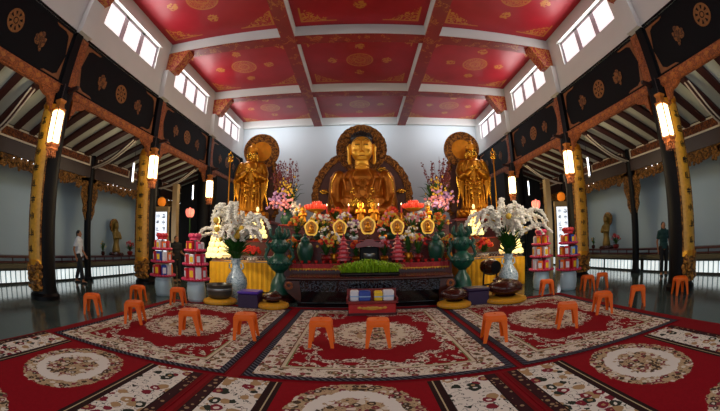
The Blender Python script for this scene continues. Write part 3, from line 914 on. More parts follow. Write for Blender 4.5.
for s in (-1, 1):
    b.ell((s*1.12, .02, 4.58), (.35, .4, .38))
    b.tube([(s*1.18, .02, 4.58), (s*1.26, -.02, 4.1), (s*1.28, -.12, 3.2)], [.36, .34, .34], 16)
    b.tube([(s*1.28, -.12, 3.2), (s*.95, -.75, 2.85), (s*.36, -.95, 3.0)], [.32, .27, .2], 16)
    b.tube([(s*.5, -.1, 2.7), (s*1.35, -.6, 2.55), (s*1.7, -.85, 2.45)], [.48, .42, .34], 16)
    b.tube([(s*1.7, -.85, 2.43), (s*1.0, -1.25, 2.4), (s*-.25, -1.3, 2.45)], [.33, .27, .2], 14)
    b.tube([(s*.34, -.30, 4.9), (s*.52, -.56, 4.45), (s*.38, -.72, 3.9), (s*.1, -.80, 3.5)], [.09, .1, .1, .08], 8)
    b.tube([(s*.62, -.22, 4.9), (s*.84, -.54, 4.4), (s*.72, -.70, 3.8)], [.06, .07, .06], 8)
    for i in range(5): b.tube([(s*(1.5-.05*i), -.05-.1*i, 4.5-.25*i), (s*(1.46-.08*i), -.36-.05*i, 3.7-.2*i), (s*(1.2-.12*i), -.72, 3.0-.04*i)], .055, 6)
    for i in range(3): b.tube([(s*(1.6-.3*i), -1.1-.05*i, 2.6), (s*(1.1-.3*i), -1.3, 2.35)], .07, 6)
    b.tube([(s*1.42, -.02, 4.3), (s*1.5, .05, 3.4), (s*1.48, .0, 2.6)], [.12, .17, .22], 10)
    for i in range(4): b.tube([(s*(.12+.1*i), -.74+.02*i, 4.1), (s*(.2+.12*i), -.83+.03*i, 3.7), (s*(.16+.1*i), -.86, 3.4)], .035, 6)
obj('robe', fused(b, .035, 3, 'seated_robe', 'robe_gold'), None, t)
h = MB(); dz = -.12
h.ell((0, .02, 6.03), (.54, .50, .73)); h.ell((0, -.08, 5.78+.0), (.49, .42, .46)); h.ell((0, -.16, 5.50), (.30, .27, .18))
h.tube([(0, .05, 4.75), (0, .02, 5.05), (0, .0, 5.42)], [.42, .35, .34], 16)
for i in range(2): h.torus((0, 0, 5.03+.15*i), .345, .03, 20, 6)
h.tube([(0, -.47, 6.40+dz), (0, -.55, 6.12+dz), (0, -.60, 5.91+dz)], [.045, .065, .085], 10)
for s in (-1, 1):
    h.ell((s*.09, -.53, 5.90+dz), (.07, .06, .045), 8, 6)
    h.tube([(s*.04, -.48, 6.43+dz), (s*.2, -.48, 6.50+dz), (s*.42, -.33, 6.42+dz)], [.025, .028, .02], 8)
    h.ell((s*.21, -.42, 6.27+dz), (.135, .06, .05), 10, 8)
    h.ell((s*.29, -.28, 5.86+dz), (.17, .16, .22), 10, 8)
    h.tube([(s*.55, .03, 6.40+dz), (s*.63, .04, 6.24+dz), (s*.61, .02, 5.93+dz), (s*.61, -.02, 5.53+dz), (s*.58, -.02, 5.36+dz)], [.07, .10, .08, .09, .07], 10)
h.tube([(-.18, -.47, 5.70+dz), (-.08, -.54, 5.72+dz), (0, -.535, 5.705+dz), (.08, -.54, 5.72+dz), (.18, -.47, 5.70+dz)], [.02, .035, .035, .035, .02], 8)
h.tube([(-.13, -.47, 5.64+dz), (0, -.53, 5.625+dz), (.13, -.47, 5.64+dz)], [.02, .04, .02], 8)
obj('head', fused(h, .018, 5, 'seated_head', 'face_gold'), None, t)
c = MB(); c.ell((0, .11, 6.58), (.535, .42, .34), 22, 12); c.ell((0, .14, 6.86), (.22, .22, .13), 14, 8)
for v in range(4):
    m = [22, 20, 16, 10][v]
    for i in range(m):
        a = 2*PI*i/m + v*.3; el = .12 + v*.34
        c.ell((.54*math.cos(a)*math.cos(el), .11+.425*math.sin(a)*math.cos(el), 6.58+.345*math.sin(el)), .04, 6, 4)
hair = obj('hair', c, 'hair_black', t, 60)
for s in (-1, 1):
    e = MB(); e.tube([(s*.1, -.472, 6.245+dz), (s*.2, -.482, 6.23+dz), (s*.32, -.425, 6.25+dz)], [.014, .022, .014], 6); obj('eye', e, 'hair_black', t)
    e = MB(); e.tube([(s*.06, -.50, 6.44+dz), (s*.2, -.50, 6.525+dz), (s*.4, -.365, 6.445+dz)], [.008, .014, .008], 6); obj('eyebrow', e, 'hair_black', t)
obj('lips', MB().tube([(-.15, -.495, 5.675+dz), (0, -.56, 5.67+dz), (.15, -.495, 5.675+dz)], [.008, .014, .008], 6), 'red_lacquer', t)
def hand(mb, o, d, side, up, L, flip=1):
    """palm, four unequal bent fingers and a thumb; o wrist, d along the fingers, up out of the palm's back"""
    o, d, side, up = Vector(o), Vector(d).normalized(), Vector(side).normalized(), Vector(up).normalized()
    mb.tube([o, o+d*L*.25, o+d*L*.5], [L*.2, L*.25, L*.22], 10, sx=1.0)
    for i, ln in enumerate((.42, .5, .47, .38)):
        p = o+d*L*.45+side*L*(-.18+.12*i); r = L*.065
        mb.tube([p, p+d*L*ln*.5+up*L*.03, p+d*L*ln-up*L*.1], [r*1.1, r, r*.75], 7)
    p = o+d*L*.15-side*L*.2*flip
    mb.tube([p, p+d*L*.2-side*L*.14*flip, p+d*L*.42-side*L*.12*flip], [L*.085, L*.075, L*.055], 7)
for s in (-1, 1):
    m = MB(); hand(m, (s*.46, -.95, 3.02), (-s*.35, -.25, .75), (s*.8, 0, .4), (0, -1, -.3), .55, s)
    obj('hand', fused(m, .014, 2, 'seated_hand', 'gold_bright'), None, t)
    m = MB(); m.tube([(s*.3, -.42, 4.9), (s*.5, -.62, 4.45), (s*.36, -.80, 3.9)], [.02, .022, .02], 6)
    for i in range(5): m.ell((s*(.42+.08*math.sin(i*2)), -.78, 3.95-.13*i), (.08, .04, .06), 8, 5)
    m.tube([(s*1.2, -.36, 4.75), (s*1.44, -.30, 4.3), (s*1.46, -.36, 3.6), (s*1.36, -.45, 3.1)], [.02, .028, .028, .02], 6)
    obj('collar_trim', m, 'gold_bright', t)
m = MB(); m.ring(.16, .2, -.79, -.74, 24, 0, 4.25)
for i in range(8): m.ell((.11*math.cos(i*PI/4), -.76, 4.25+.11*math.sin(i*PI/4)), (.035, .02, .035), 6, 4)
obj('breast_ornament', m, 'robe_gold', t)
l = MB()
for row in range(3):
    n = 22
    for i in range(n):
        a = 2*PI*(i+.5*row)/n; z = 2.3-.12*row; rr = 2.05+.1*row
        l.ell((rr*math.cos(a), -.1+rr*.78*math.sin(a), z), (.3, .2, .24), 8, 6, Euler((0, 0, a-PI/2)))
l.lathe([(1.9, 1.8), (2.1, 1.95), (1.8, 2.1), (1.9, 2.3)], 32, sy=.78, y=-.1)
obj('lotus_throne', l, 'robe_gold', t, 60)

t = thing('mandorla', 'tall brown glory with a carved gilt rim behind the great seated statue', 'halo', (BX, 17.45, 0))
m = MB(); m.lathe([(0.01, -.05), (2.35, -.05), (2.35, .05), (.01, .05)], 56); 
m2 = MB(); m2.T = Matrix.Translation((0, 0, 3.75)) @ Euler((PI/2, 0, 0)).to_matrix().to_4x4(); m2.lathe([(.01, -.05), (2.4, -.05), (2.4, .05), (.01, .05)], 56)
obj('body_disc', m2, 'halo_brown', t)
m = MB(); flame_rim(m, 0, 3.75, 2.2, 2.5, -.12, .08, 90, amp=.03); obj('body_rim', m, 'halo_rim', t)
m = MB(); m.T = Matrix.Translation((0, -.1, 6.25)) @ Euler((PI/2, 0, 0)).to_matrix().to_4x4(); m.lathe([(.01, -.05), (1.0, -.05), (1.0, .05), (.01, .05)], 40)
obj('head_disc', m, 'halo_brown', t)
m = MB(); flame_rim(m, 0, 6.25, .78, 1.27, -.2, 0, 60, amp=.03); m.ring(.74, .8, -.24, -.05, 40, 0, 6.25); m.ring(1.22, 1.27, -.22, -.02, 40, 0, 6.25)
q = random.Random(8)
for i in range(16):
    a = 2*PI*i/16; m.ell((1.0*math.cos(a), -.2, 6.25+1.0*math.sin(a)), (.13, .05, .13), 8, 5)
obj('head_rim', m, 'halo_rim', t, 40)
obj('foot', MB().box(-1.2, 1.2, -.2, .3, 1.85, 1.9).box(-.9, .9, -.1, .1, 0.9, 1.9), 'wine', t)
for (x, z, k) in ((-1.9, 4.05, 1), (1.95, 4.05, -1), (1.0, 5.15, 1)):
    fl = MB()
    for i in range(6):
        a = i*PI/3; fl.ell((x+.10*math.cos(a)*1.4, -.2, z+.08*math.sin(a)), (.08, .04, .06), 8, 5)
    fl.tube([(x-.22*k, -.2, z-.03), (x, -.25, z+.05), (x+.34*k, -.2, z-.08)], [.02, .07, .02], 8)
    obj('gilt_blossom', fl, 'gold_bright', t, 50)

# ------------------------------------------------------------------ the two standing figures
def standing(x, y, rz, label, halo_label, stf_label, s):
    """a crowned gilded standing figure, 3.5 m, s = side on which the staff stands"""
    z0 = 2.9
    t = thing('standing_statue', label, 'statue', (x, y, z0), rz, sc=.95)
    b = MB()
    b.lathe([(.66, 0), (.70, .08), (.60, .6), (.52, 1.1), (.50, 1.5), (.55, 1.9), (.58, 2.2), (.52, 2.45), (.3, 2.62)], 28, sy=.72)
    for k in (-1, 1):
        b.ell((k*.5, 0, 2.38), (.22, .24, .22))
        b.tube([(k*.54, 0, 2.38), (k*.7, -.05, 1.95), (k*.66, -.25, 1.62)], [.22, .2, .2], 14)
        b.tube([(k*.66, -.25, 1.62), (k*.42, -.5, 1.75), (k*.16, -.56, 1.95)], [.2, .17, .11], 14)
        b.tube([(k*.62, -.15, 1.65), (k*.7, -.2, 1.1), (k*.62, -.25, .55)], [.2, .15, .06], 10)      # hanging sleeve
        for i in range(4): b.tube([(k*(.12+.14*i), -.40+.05*i, 1.6), (k*(.16+.15*i), -.47+.06*i, .8), (k*(.18+.15*i), -.5+.07*i, .05)], .05, 6)
        b.tube([(k*.25, -.3, 2.5), (k*.38, -.42, 2.1), (k*.12, -.47, 1.6)], .06, 6)
        b.tube([(k*.5, -.3, 1.55), (0, -.55, 1.25-.0*k), (0, -.55, 1.2)], .055, 6)
    for i in range(3): b.tube([(-.48, -.28, 1.5-.22*i), (0, -.52, 1.3-.25*i), (.48, -.28, 1.5-.22*i)], .05, 6)
    obj('robe', fused(b, .024, 2, 'standing_robe', 'robe_bright'), None, t)
    h = MB(); h.ell((0, -.03, 2.93), (.24, .25, .31)); h.ell((0, -.08, 2.8), (.2, .2, .18)); h.tube([(0, 0, 2.5), (0, -.02, 2.7)], [.2, .15], 12)
    h.tube([(0, -.27, 2.98), (0, -.31, 2.86)], [.025, .045], 8)
    h.tube([(-.08, -.25, 2.765), (0, -.275, 2.765), (.08, -.25, 2.765)], [.012, .022, .012], 6)
    for k in (-1, 1):
        h.tube([(k*.03, -.265, 2.985), (k*.18, -.21, 3.0)], .018, 6); h.ell((k*.1, -.225, 2.93), (.06, .035, .03), 8, 6)
        h.tube([(k*.245, 0, 3.02), (k*.275, 0, 2.85), (k*.26, 0, 2.62)], [.035, .05, .04], 8)
    obj('head', fused(h, .013, 2, 'standing_head', 'gold_bright'), None, t)
    for k in (-1, 1): obj('eye', MB().tube([(k*.05, -.262, 2.925), (k*.1, -.268, 2.92), (k*.15, -.24, 2.928)], [.006, .01, .006], 5), 'hair_black', t)
    hb = MB(); hb.ell((0, .05, 3.02), (.265, .24, .28), 16, 10); obj('hair', hb, 'hair_black', t)
    c = MB(); c.lathe([(.25, 3.08), (.28, 3.1), (.27, 3.16)], 20)
    for i in range(7):
        a = -PI/2 + (i-3)*.42; c.prism([(-.07, 3.12), (.07, 3.12), (.09, 3.26), (0, 3.44-.04*abs(i-3)), (-.09, 3.26)], -.02, .02)
        n = len(c.v); 
        for j in range(n-10, n):
            X, Y, Z = c.v[j]; c.v[j] = (.26*math.cos(a) - X*math.sin(a) + Y*math.cos(a), .26*math.sin(a) + X*math.cos(a) + Y*math.sin(a), Z)
    c.lathe([(.16, 3.2), (.2, 3.3), (.1, 3.46), (.12, 3.54), (.03, 3.62)], 14); obj('crown', c, 'gold', t, 40)
    m = MB()
    for k in (-1, 1): hand(m, (k*.16, -.56, 1.95), (-k*.2, -.1, .9), (k*.9, 0, .1), (0, -1, 0), .26, k)
    obj('hands', fused(m, .009, 1, 'standing_hands', 'gold_bright'), None, t)
    m = MB(); q = random.Random(4)
    for i in range(12):
        a = PI*1.1 + i*.8*PI/11; m.ell((.36*math.cos(a), -.30+.1*math.sin(a), 2.32+.30*math.sin(a)), (.05, .035, .05), 8, 5)
    for k in (-1, 1):
        for i in range(5): m.ell((k*(.2+.04*math.sin(i)), -.50, 1.55-.25*i), (.05, .03, .08), 8, 5)
        m.tube([(k*.56, -.25, 2.3), (k*.86, -.2, 1.6), (k*.78, -.3, .9), (k*.9, -.15, .2)], [.04, .06, .05, .02], 6)
    obj('jewels', m, 'gold_bright', t, 50)
    l = MB()
    for row in range(2):
        for i in range(14):
            a = 2*PI*(i+.5*row)/14; l.ell((.82*math.cos(a), .72*math.sin(a), -.1-.12*row), (.2, .12, .16), 8, 5, Euler((0, 0, a-PI/2)))
    l.lathe([(.7, -.4), (.85, -.34), (.72, -.2), (.78, 0)], 24, sy=.85); obj('lotus_base', l, 'gold', t, 60)
    # the glory
    H = thing('halo', halo_label, 'halo', (x-s*.24, y+.75, z0+.22), rz)
    m = MB(); flame_rim(m, 0, 2.95, .52, .88, -.08, .04, 50, amp=.03); m.ring(.84, .92, -.1, .05, 40, 0, 2.95); obj('rim', m, 'halo_rim', H, 40)
    m = MB(); m.T = Matrix.Translation((0, 0, 2.95)) @ Euler((PI/2, 0, 0)).to_matrix().to_4x4(); m.lathe([(.01, -.05), (.3, -.06), (.56, -.03), (.56, .04), (.01, .04)], 32)
    obj('disc', m, 'gold', H)
    m = MB(); m.prism([(-.75, -.6), (.75, -.6), (.95, .8), (.92, 1.6), (.7, 2.3), (.4, 2.5), (-.4, 2.5), (-.7, 2.3), (-.92, 1.6), (-.95, .8)], 0, .08)
    obj('back_panel', m, 'halo_brown', H)
    for k in (-1, 1):
        m = MB()
        for i in range(16):
            z = -.3+i*.17; m.ell((k*(.88+.08*math.sin(i*1.3)-.012*(i-7)**2*.3), -.02, z), (.13, .07, .12), 8, 5)
        obj('side_scroll', m, 'halo_rim', H, 50)
    # the staff
    P = thing('ringed_staff', stf_label, 'staff', (x+s*1.02*math.cos(rz), y-.3+s*1.02*math.sin(rz), z0), rz)
    m = MB().tube([(0, 0, -.4), (0, 0, 2.6)], .035, 8); obj('shaft', m, 'gold', P)
    m = MB().torus((0, 0, 2.74), .10, .025, 20, 6, 'y'); m.ell((0, 0, 2.88), (.05, .05, .09), 10, 6); m.lathe([(.04, 2.5), (.1, 2.56), (.05, 2.68)], 12)
    for k in (-1, 1): m.torus((k*.10, 0, 2.66), .045, .012, 14, 5, 'y'); m.ell((k*.07, 0, 2.5), (.09, .05, .1), 8, 6)
    obj('ring_head', m, 'gold_bright', P, 50)
standing(-5.22, 15.9, .12, 'gilded crowned standing statue on the left of the altar, facing forward', 'round gilt halo and scrolled back panel behind the left standing statue', 'gilt ringed staff at the outer side of the left standing statue', -1)
standing(5.36, 15.9, -.12, 'gilded crowned standing statue on the right of the altar, arms folded', 'round gilt halo and scrolled back panel behind the right standing statue', 'gilt ringed staff at the outer side of the right standing statue', 1)
# ------------------------------------------------------------------ altar furniture
t = thing('altar_table', 'low black stone altar table with reflections painted on its glossy front and curved wooden ends', 'altar table', (.13, 7.95, 0))
obj('top', MB().rbox(-1.95, 1.95, -.05, .95, .63, .72, .03), 'wood_brown', t)
obj('front_panel', MB().box(-1.62, 1.62, .02, .85, .16, .38, .0, .0), 'stone_black', t)
obj('reflection_band', MB().box(-1.66, 1.66, -.01, .85, .38, .63), 'stone_reflection', t)
for s in (-1, 1):
    P = [(s*1.62, .63), (s*1.95, .63), (s*2.0, .5), (s*1.9, .36), (s*1.72, .2), (s*1.6, .14), (s*1.58, .3)]
    obj('end_scroll', MB().prism(P[::-1] if s > 0 else P, -.04, .9), 'wood_brown', t)
    m = MB().torus((s*1.86, -.05, .52), .07, .03, 16, 6, 'y'); obj('scroll_boss', m, 'orange_carve', t)
obj('plinth', MB().box(-1.7, 1.7, .06, .85, 0, .1).box(-1.62, 1.62, .1, .8, .1, .16), 'stone_black', t)

def fringe(mb, x0, x1, y, z0, z1, n):
    vs, fs = [], []
    for i in range(n+1):
        x = x0+(x1-x0)*i/n; d = .015*math.sin(i*2.1); zz = z0 + .03*abs(math.sin(i*PI/4))
        vs += [(x, y+d, zz), (x, y+d*.3, z1), (x, y+.02, z1), (x, y+.02+d, zz)]
    for i in range(n):
        for k in range(4): fs.append((i*4+k, i*4+(k+1) % 4, i*4+4+(k+1) % 4, i*4+4+k))
    fs += [(0, 3, 2, 1), tuple(n*4+k for k in range(4))]
    return mb.add(vs, fs)
t = thing('offering_table', 'red-skirted offering table right behind the black altar table', 'table', (.15, 9.0, 0))
obj('top', MB().rbox(-2.1, 2.1, 0, .95, .92, .97, .015), 'wine', t)
obj('body', MB().box(-2.0, 2.0, .06, .9, 0, .92), 'wine', t)
f = MB(); fringe(f, -2.1, 2.1, -.03, .78, .965, 90); obj('skirt', f, 'cloth_red', t)
f = MB()
for i in range(60): f.ell((-2.05+i*.0695, -.045, .80+.03*abs(math.sin(i*1.1))), (.018, .012, .03), 6, 4)
f.tube([(-2.08, -.04, .83), (2.08, -.04, .83)], .012, 5); obj('gold_tassels', f, 'gold_paint', t, 60)
t = thing('step_table', 'middle dark red step of the altar carrying the gilt plaques', 'table', (.13, 10.1, 0))
obj('top', MB().rbox(-2.6, 2.6, 0, 1.5, 1.53, 1.58, .015), 'red_lacquer', t); obj('body', MB().box(-2.5, 2.5, .05, 1.45, 0, 1.53), 'wine', t)
t = thing('upper_step_table', 'upper dark red step of the altar under the red lamps', 'table', (.1, 11.8, 0))
obj('top', MB().rbox(-3.0, 3.0, 0, 1.5, 2.09, 2.14, .015), 'red_lacquer', t); obj('body', MB().box(-2.9, 2.9, .05, 1.45, 0, 2.09), 'wine', t)
t = thing('pedestal', 'dark pedestal under the great seated statue', 'pedestal', (.06, 14.6, 0))
obj('body', MB().box(-2.2, 2.2, 0, 2.5, 0, 1.7), 'wine', t); obj('top', MB().rbox(-2.3, 2.3, -.1, 2.55, 1.7, 1.8, .02), 'red_lacquer', t)
t = thing('mandorla_stand', 'dark block that carries the glory behind the great statue', 'pedestal', (.06, 17.3, 0))
obj('body', MB().box(-1.4, 1.4, -.15, .6, 0, .9), 'wine', t)
for s, sd in ((-1, 'left'), (1, 'right')):
    X = -5.2 if s < 0 else 5.36
    t = thing('pedestal', 'dark pedestal under the %s standing statue' % sd, 'pedestal', (X, 15.2, 0))
    obj('body', MB().box(-1.1, 1.1, 0, 1.7, 0, 2.35), 'wine', t); obj('top', MB().rbox(-1.2, 1.2, -.1, 1.8, 2.35, 2.49, .02), 'red_lacquer', t)
    # cloth-covered side table
    xa, xb = (-4.8, -2.55) if s < 0 else (2.85, 5.15)
    t = thing('side_table', 'side table under a pleated yellow cloth on the %s of the altar' % sd, 'table', ((xa+xb)/2, 10.25, 0))
    w = (xb-xa)/2; obj('top', MB().box(-w, w, 0, 1.1, .86, .90), 'cloth_yellow', t); obj('body', MB().box(-w+.04, w-.04, .06, 1.05, 0, .86), 'wine', t)
    vs, fs = [], []; n = 110; path = [(-w, 1.0), (-w, 0), (w, 0), (w, 1.0)]
    pts = [(-w, 1.0-i/30) for i in range(30)] + [(-w+2*w*i/100, 0) for i in range(101)] + [(w, (i+1)/30) for i in range(30)]
    for i, (x, y) in enumerate(pts):
        k = .028*math.sin(i*.9)+.012*math.sin(i*2.3+1); nx, ny = ((-1, 0) if i < 30 else (0, -1) if i < 131 else (1, 0))
        vs += [(x+nx*(k+.05), y+ny*(k+.05), .02), (x+nx*.01, y+ny*.01, .9), (x, y, .9), (x+nx*(k+.035), y+ny*(k+.035), .02)]
    m = len(pts)
    for i in range(m-1):
        for k in range(4): fs.append((i*4+k, i*4+(k+1) % 4, i*4+4+(k+1) % 4, i*4+4+k))
    obj('cloth', MB().add(vs, fs), 'cloth_yellow', t, 50)
    t = thing('silver_rail', 'pierced silver rail along the front of the %s yellow table' % sd, 'rail', ((xa+xb)/2, 10.32, .9))
    m = MB().box(-w+.02, w-.02, -.015, .015, 0, .03).box(-w+.02, w-.02, -.015, .015, .17, .2); obj('bars', m, 'steel', t)
    m = MB()
    for i in range(22): m.torus((-w+.1+i*(2*w-.2)/21, 0, .10), .045, .012, 10, 5, 'y')
    obj('ring_fret', m, 'steel', t)
    t = thing('tall_table', 'tall rear table behind the yellow one on the %s' % sd, 'table', ((xa+xb)/2+s*.2, 11.9, 0))
    obj('top', MB().rbox(-1.0, 1.0, 0, 1.3, 1.53, 1.58, .01), 'red_lacquer', t); obj('body', MB().box(-.95, .95, .04, 1.25, 0, 1.53), 'wine', t)

# ------------------------------------------------------------------ celadon urns, jars, vases
def urn():
    t = thing('celadon_urn', 'urn', 'urn')
    obj('foot', MB().lathe([(.29, 0), (.30, .05), (.26, .1), (.25, .22), (.2, .36), (.12, .47), (.10, .54), (.14, .58)], 28), 'celadon', t, 50)
    obj('bowl', MB().lathe([(.12, .57), (.2, .62), (.27, .72), (.285, .82), (.25, .92), (.16, .99), (.13, 1.04)], 28), 'celadon', t, 50)
    obj('upper_tier', MB().lathe([(.13, 1.03), (.18, 1.08), (.24, 1.18), (.23, 1.3), (.17, 1.38), (.16, 1.42)], 24), 'celadon', t, 50)
    m = MB().lathe([(.16, 1.4), (.2, 1.42), (.15, 1.5), (.09, 1.56), (.06, 1.62), (.07, 1.66), (.02, 1.74)], 20)
    for i in range(7):
        a = i*2*PI/7; m.tube([(.15*math.cos(a), .15*math.sin(a), 1.42), (.25*math.cos(a), .25*math.sin(a), 1.5), (.24*math.cos(a), .24*math.sin(a), 1.64), (.2*math.cos(a), .2*math.sin(a), 1.68)], [.05, .05, .035, .012], 7)
    obj('crown_lid', m, 'celadon', t, 60)
    for s in (-1, 1):
        m = MB().tube([(s*.26, 0, .82), (s*.36, 0, .95), (s*.31, 0, 1.1), (s*.26, 0, 1.18), (s*.33, 0, 1.3), (s*.27, 0, 1.38)], [.04, .045, .045, .045, .04, .02], 8)
        m.ell((s*.32, 0, 1.12), (.06, .05, .06), 8, 6); obj('dragon_handle', m, 'celadon', t, 60)
    m = MB().torus((0, 0, .8), .275, .03, 24, 6)
    for i in range(14): m.ell((.285*math.cos(i*2*PI/14), .285*math.sin(i*2*PI/14), .8), (.04, .04, .06), 8, 5)
    obj('bowl_relief', m, 'celadon_dark', t, 60)
    m = MB().torus((0, 0, 1.24), .225, .03, 24, 6)
    for i in range(10): m.ell((.235*math.cos(i*PI/5), .235*math.sin(i*PI/5), 1.24), (.05, .05, .08), 8, 5)
    obj('tier_relief', m, 'celadon_dark', t, 60); return t
u = urn()
place(u, (-2.14, 8.75, .2), .2, 'tall green glazed urn with handles left of the black altar table', 'tall green urns')
place(u, (2.53, 8.75, .2), -.2, 'tall green glazed urn with handles right of the black altar table', 'tall green urns')
sd_ = thing('urn_stand', 'stand', 'stand'); obj('moulding', MB().torus((0, 0, .1), .34, .025, 24, 6), 'wine', sd_); obj('block', MB().lathe([(.36, 0), (.38, .05), (.33, .1), (.37, .2)], 24), 'wood_brown', sd_)
place(sd_, (-2.14, 8.75, 0), 0, 'round brown stand under the left green urn', 'urn stands'); place(sd_, (2.53, 8.75, 0), 0, 'round brown stand under the right green urn', 'urn stands')
def jar():
    t = thing('ginger_jar', 'jar', 'jar')
    obj('body', MB().lathe([(.13, 0), (.14, .03), (.19, .14), (.225, .3), (.22, .42), (.17, .52), (.11, .56)], 26), 'celadon', t, 50)
    obj('lid', MB().lathe([(.12, .56), (.13, .6), (.11, .66), (.05, .69), (.04, .72), (.05, .75), (.01, .78)], 20), 'celadon_dark', t, 50); return t
j = jar()
def AZ(px, Y): return AY(px, 240, Y).x
place(j, (AZ(305, 9.3), 9.3, .972), 0, 'dark green lidded jar at the left end of the red-skirted table', 'green lidded jars')
place(j, (AZ(436, 9.3), 9.3, .972), 0, 'dark green lidded jar at the right end of the red-skirted table', 'green lidded jars')
def vase():
    t = thing('porcelain_vase', 'vase', 'vase')
    obj('body', MB().lathe([(.17, 0), (.18, .04), (.17, .08), (.24, .22), (.29, .40), (.28, .54), (.2, .68), (.13, .78), (.11, .9), (.115, 1.0), (.16, 1.08), (.155, 1.085), (.1, 1.0)], 28), 'porcelain_blue', t, 50)
    for s in (-1, 1): obj('handle', MB().tube([(s*.12, 0, .78), (s*.2, 0, .84), (s*.19, 0, .94), (s*.11, 0, .98)], .02, 6), 'porcelain_blue', t)
    return t
v = vase()
VL, VR = AZ(236, 8.8), AZ(508, 8.9)
place(v, (VL, 8.8, 0), 0, 'tall blue-and-white porcelain vase on the floor at the left yellow table', 'porcelain floor vases', 1.0)
place(v, (VR, 8.9, 0), 0, 'tall blue-and-white porcelain vase on the floor at the right yellow table', 'porcelain floor vases', 1.0)

# white gladiolus bouquets in the vases
def florets(mb, pts, r0, r1, q, per=4):
    n = len(pts)
    for i, p in enumerate(pts):
        r = r0+(r1-r0)*i/(n-1)
        for k in range(per):
            d = Vector((q.uniform(-1, 1), q.uniform(-1, 1), q.uniform(-.7, 1))).normalized()
            mb.ell(Vector(p)+d*r*.75, (r*.62, r*.62, r*.36), 7, 4, Euler((q.uniform(-.7, .7), q.uniform(-.7, .7), q.uniform(0, 3))))
def big_bouquet(name, label, loc, seed, lean):
    t = thing(name, label, 'bouquet', loc, group='white bouquets in the floor vases'); q = random.Random(seed)
    stems = MB()
    for i in range(24):
        a = q.uniform(0, 2*PI) if i > 13 else PI*(i/13) * 1.0 + (0 if q.random() < .7 else PI)
        out = q.uniform(.82, 1.24) if i < 17 else q.uniform(.25, .55); h = q.uniform(.62, 1.2) if i < 17 else q.uniform(1.15, 1.42)
        dx, dy = math.cos(a)*out + lean, math.sin(a)*out*.55 - .12
        pts = [Vector((0, 0, -.25)), Vector((dx*.12, dy*.12, .25)), Vector((dx*.4, dy*.4, h*.86)), Vector((dx*.72, dy*.72, h*1.08)), Vector((dx*.95, dy*.95, h*1.0)), Vector((dx*1.1, dy*1.1, h*.76))]
        stems.tube(pts, [.012, .012, .01, .009, .007, .004], 5)
        pp = []
        for k in range(17):
            u = .34+.655*k/16; f = u*5; j0 = min(4, int(f)); w = f-j0; pp.append(pts[j0]*(1-w)+pts[j0+1]*w)
        m = MB(); m.tube(pp, .03, 6); florets(m, pp, .078, .045, q, 4)
        obj('white_spray', m, 'petal_white', t, 60)
    obj('stems', stems, 'stem_green', t)
    g = MB()
    for i in range(120):
        a = q.uniform(0, 2*PI); o = q.uniform(.15, .52); h = q.uniform(.2, .72)
        dx, dy = math.cos(a)*o, math.sin(a)*o*.8-.08
        g.leaf([(0, 0, -.1), (dx*.3, dy*.3, h*.5), (dx*.7, dy*.7, h*.85), (dx, dy, h)], .09)
    obj('green_leaves', g, 'leaf_green', t)
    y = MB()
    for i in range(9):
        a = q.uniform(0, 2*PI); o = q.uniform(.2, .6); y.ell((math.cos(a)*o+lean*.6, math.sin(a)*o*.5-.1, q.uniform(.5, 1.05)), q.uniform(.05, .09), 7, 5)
    obj('yellow_blossoms', y, 'petal_yellow', t, 60)  # yellow dabs added for the lamps' yellowish light on the white flowers
    return t
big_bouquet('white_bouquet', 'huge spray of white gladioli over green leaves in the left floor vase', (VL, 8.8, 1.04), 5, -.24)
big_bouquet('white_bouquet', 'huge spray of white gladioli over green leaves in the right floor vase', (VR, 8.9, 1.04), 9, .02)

# ------------------------------------------------------------------ on the floor before the altar
t = thing('donation_box', 'red lacquered offering box with gold marks standing before the altar', 'box', (.14, 7.0, .0185))
obj('body', MB().rbox(-.48, .48, 0, .40, 0, .25, .02), 'red_gloss', t)
obj('tray', MB().box(-.52, .52, -.03, .44, .25, .28).box(-.52, .52, -.03, -.005, .28, .30).box(-.52, .52, .41, .44, .28, .50).box(-.52, -.49, -.03, .44, .28, .36).box(.49, .52, -.03, .44, .28, .36), 'red_lacquer', t)
g = MB().prism([(-.3, .15), (0, .11), (.3, .15), (0, .19)], -.006, 0)
for i in range(-3, 4): g.ell((i*.085, -.006, .15+.012*(i % 2)), (.045, .006, .028), 10, 5)
obj('gold_ornament', g, 'gold_paint', t)
obj('foot_moulding', MB().box(-.5, .5, -.02, .42, 0, .05), 'wine', t)
for x, w, h, m, lb in ((-.36, .17, .22, 'pack_white', 'white packet at the left end of the tray on the red offering box'), (-.15, .24, .21, 'pack_blue', 'deep blue packet in the tray on the red offering box'),
                       (.13, .17, .20, 'pack_yellow', 'yellow packet in the tray on the red offering box'), (.335, .22, .22, 'pack_white', 'white bundle at the right end of the tray on the red offering box')):
    t = thing('packet', lb, 'packet', (.14+x, 7.17, .2995), group='packets in the offering box tray')
    obj('wrap', MB().rbox(-w/2, w/2, -.1, .12, 0, h, .02), m, t); obj('band', MB().box(-w/2-.003, w/2+.003, -.104, .124, h*.42, h*.52), 'pack_lblue', t)

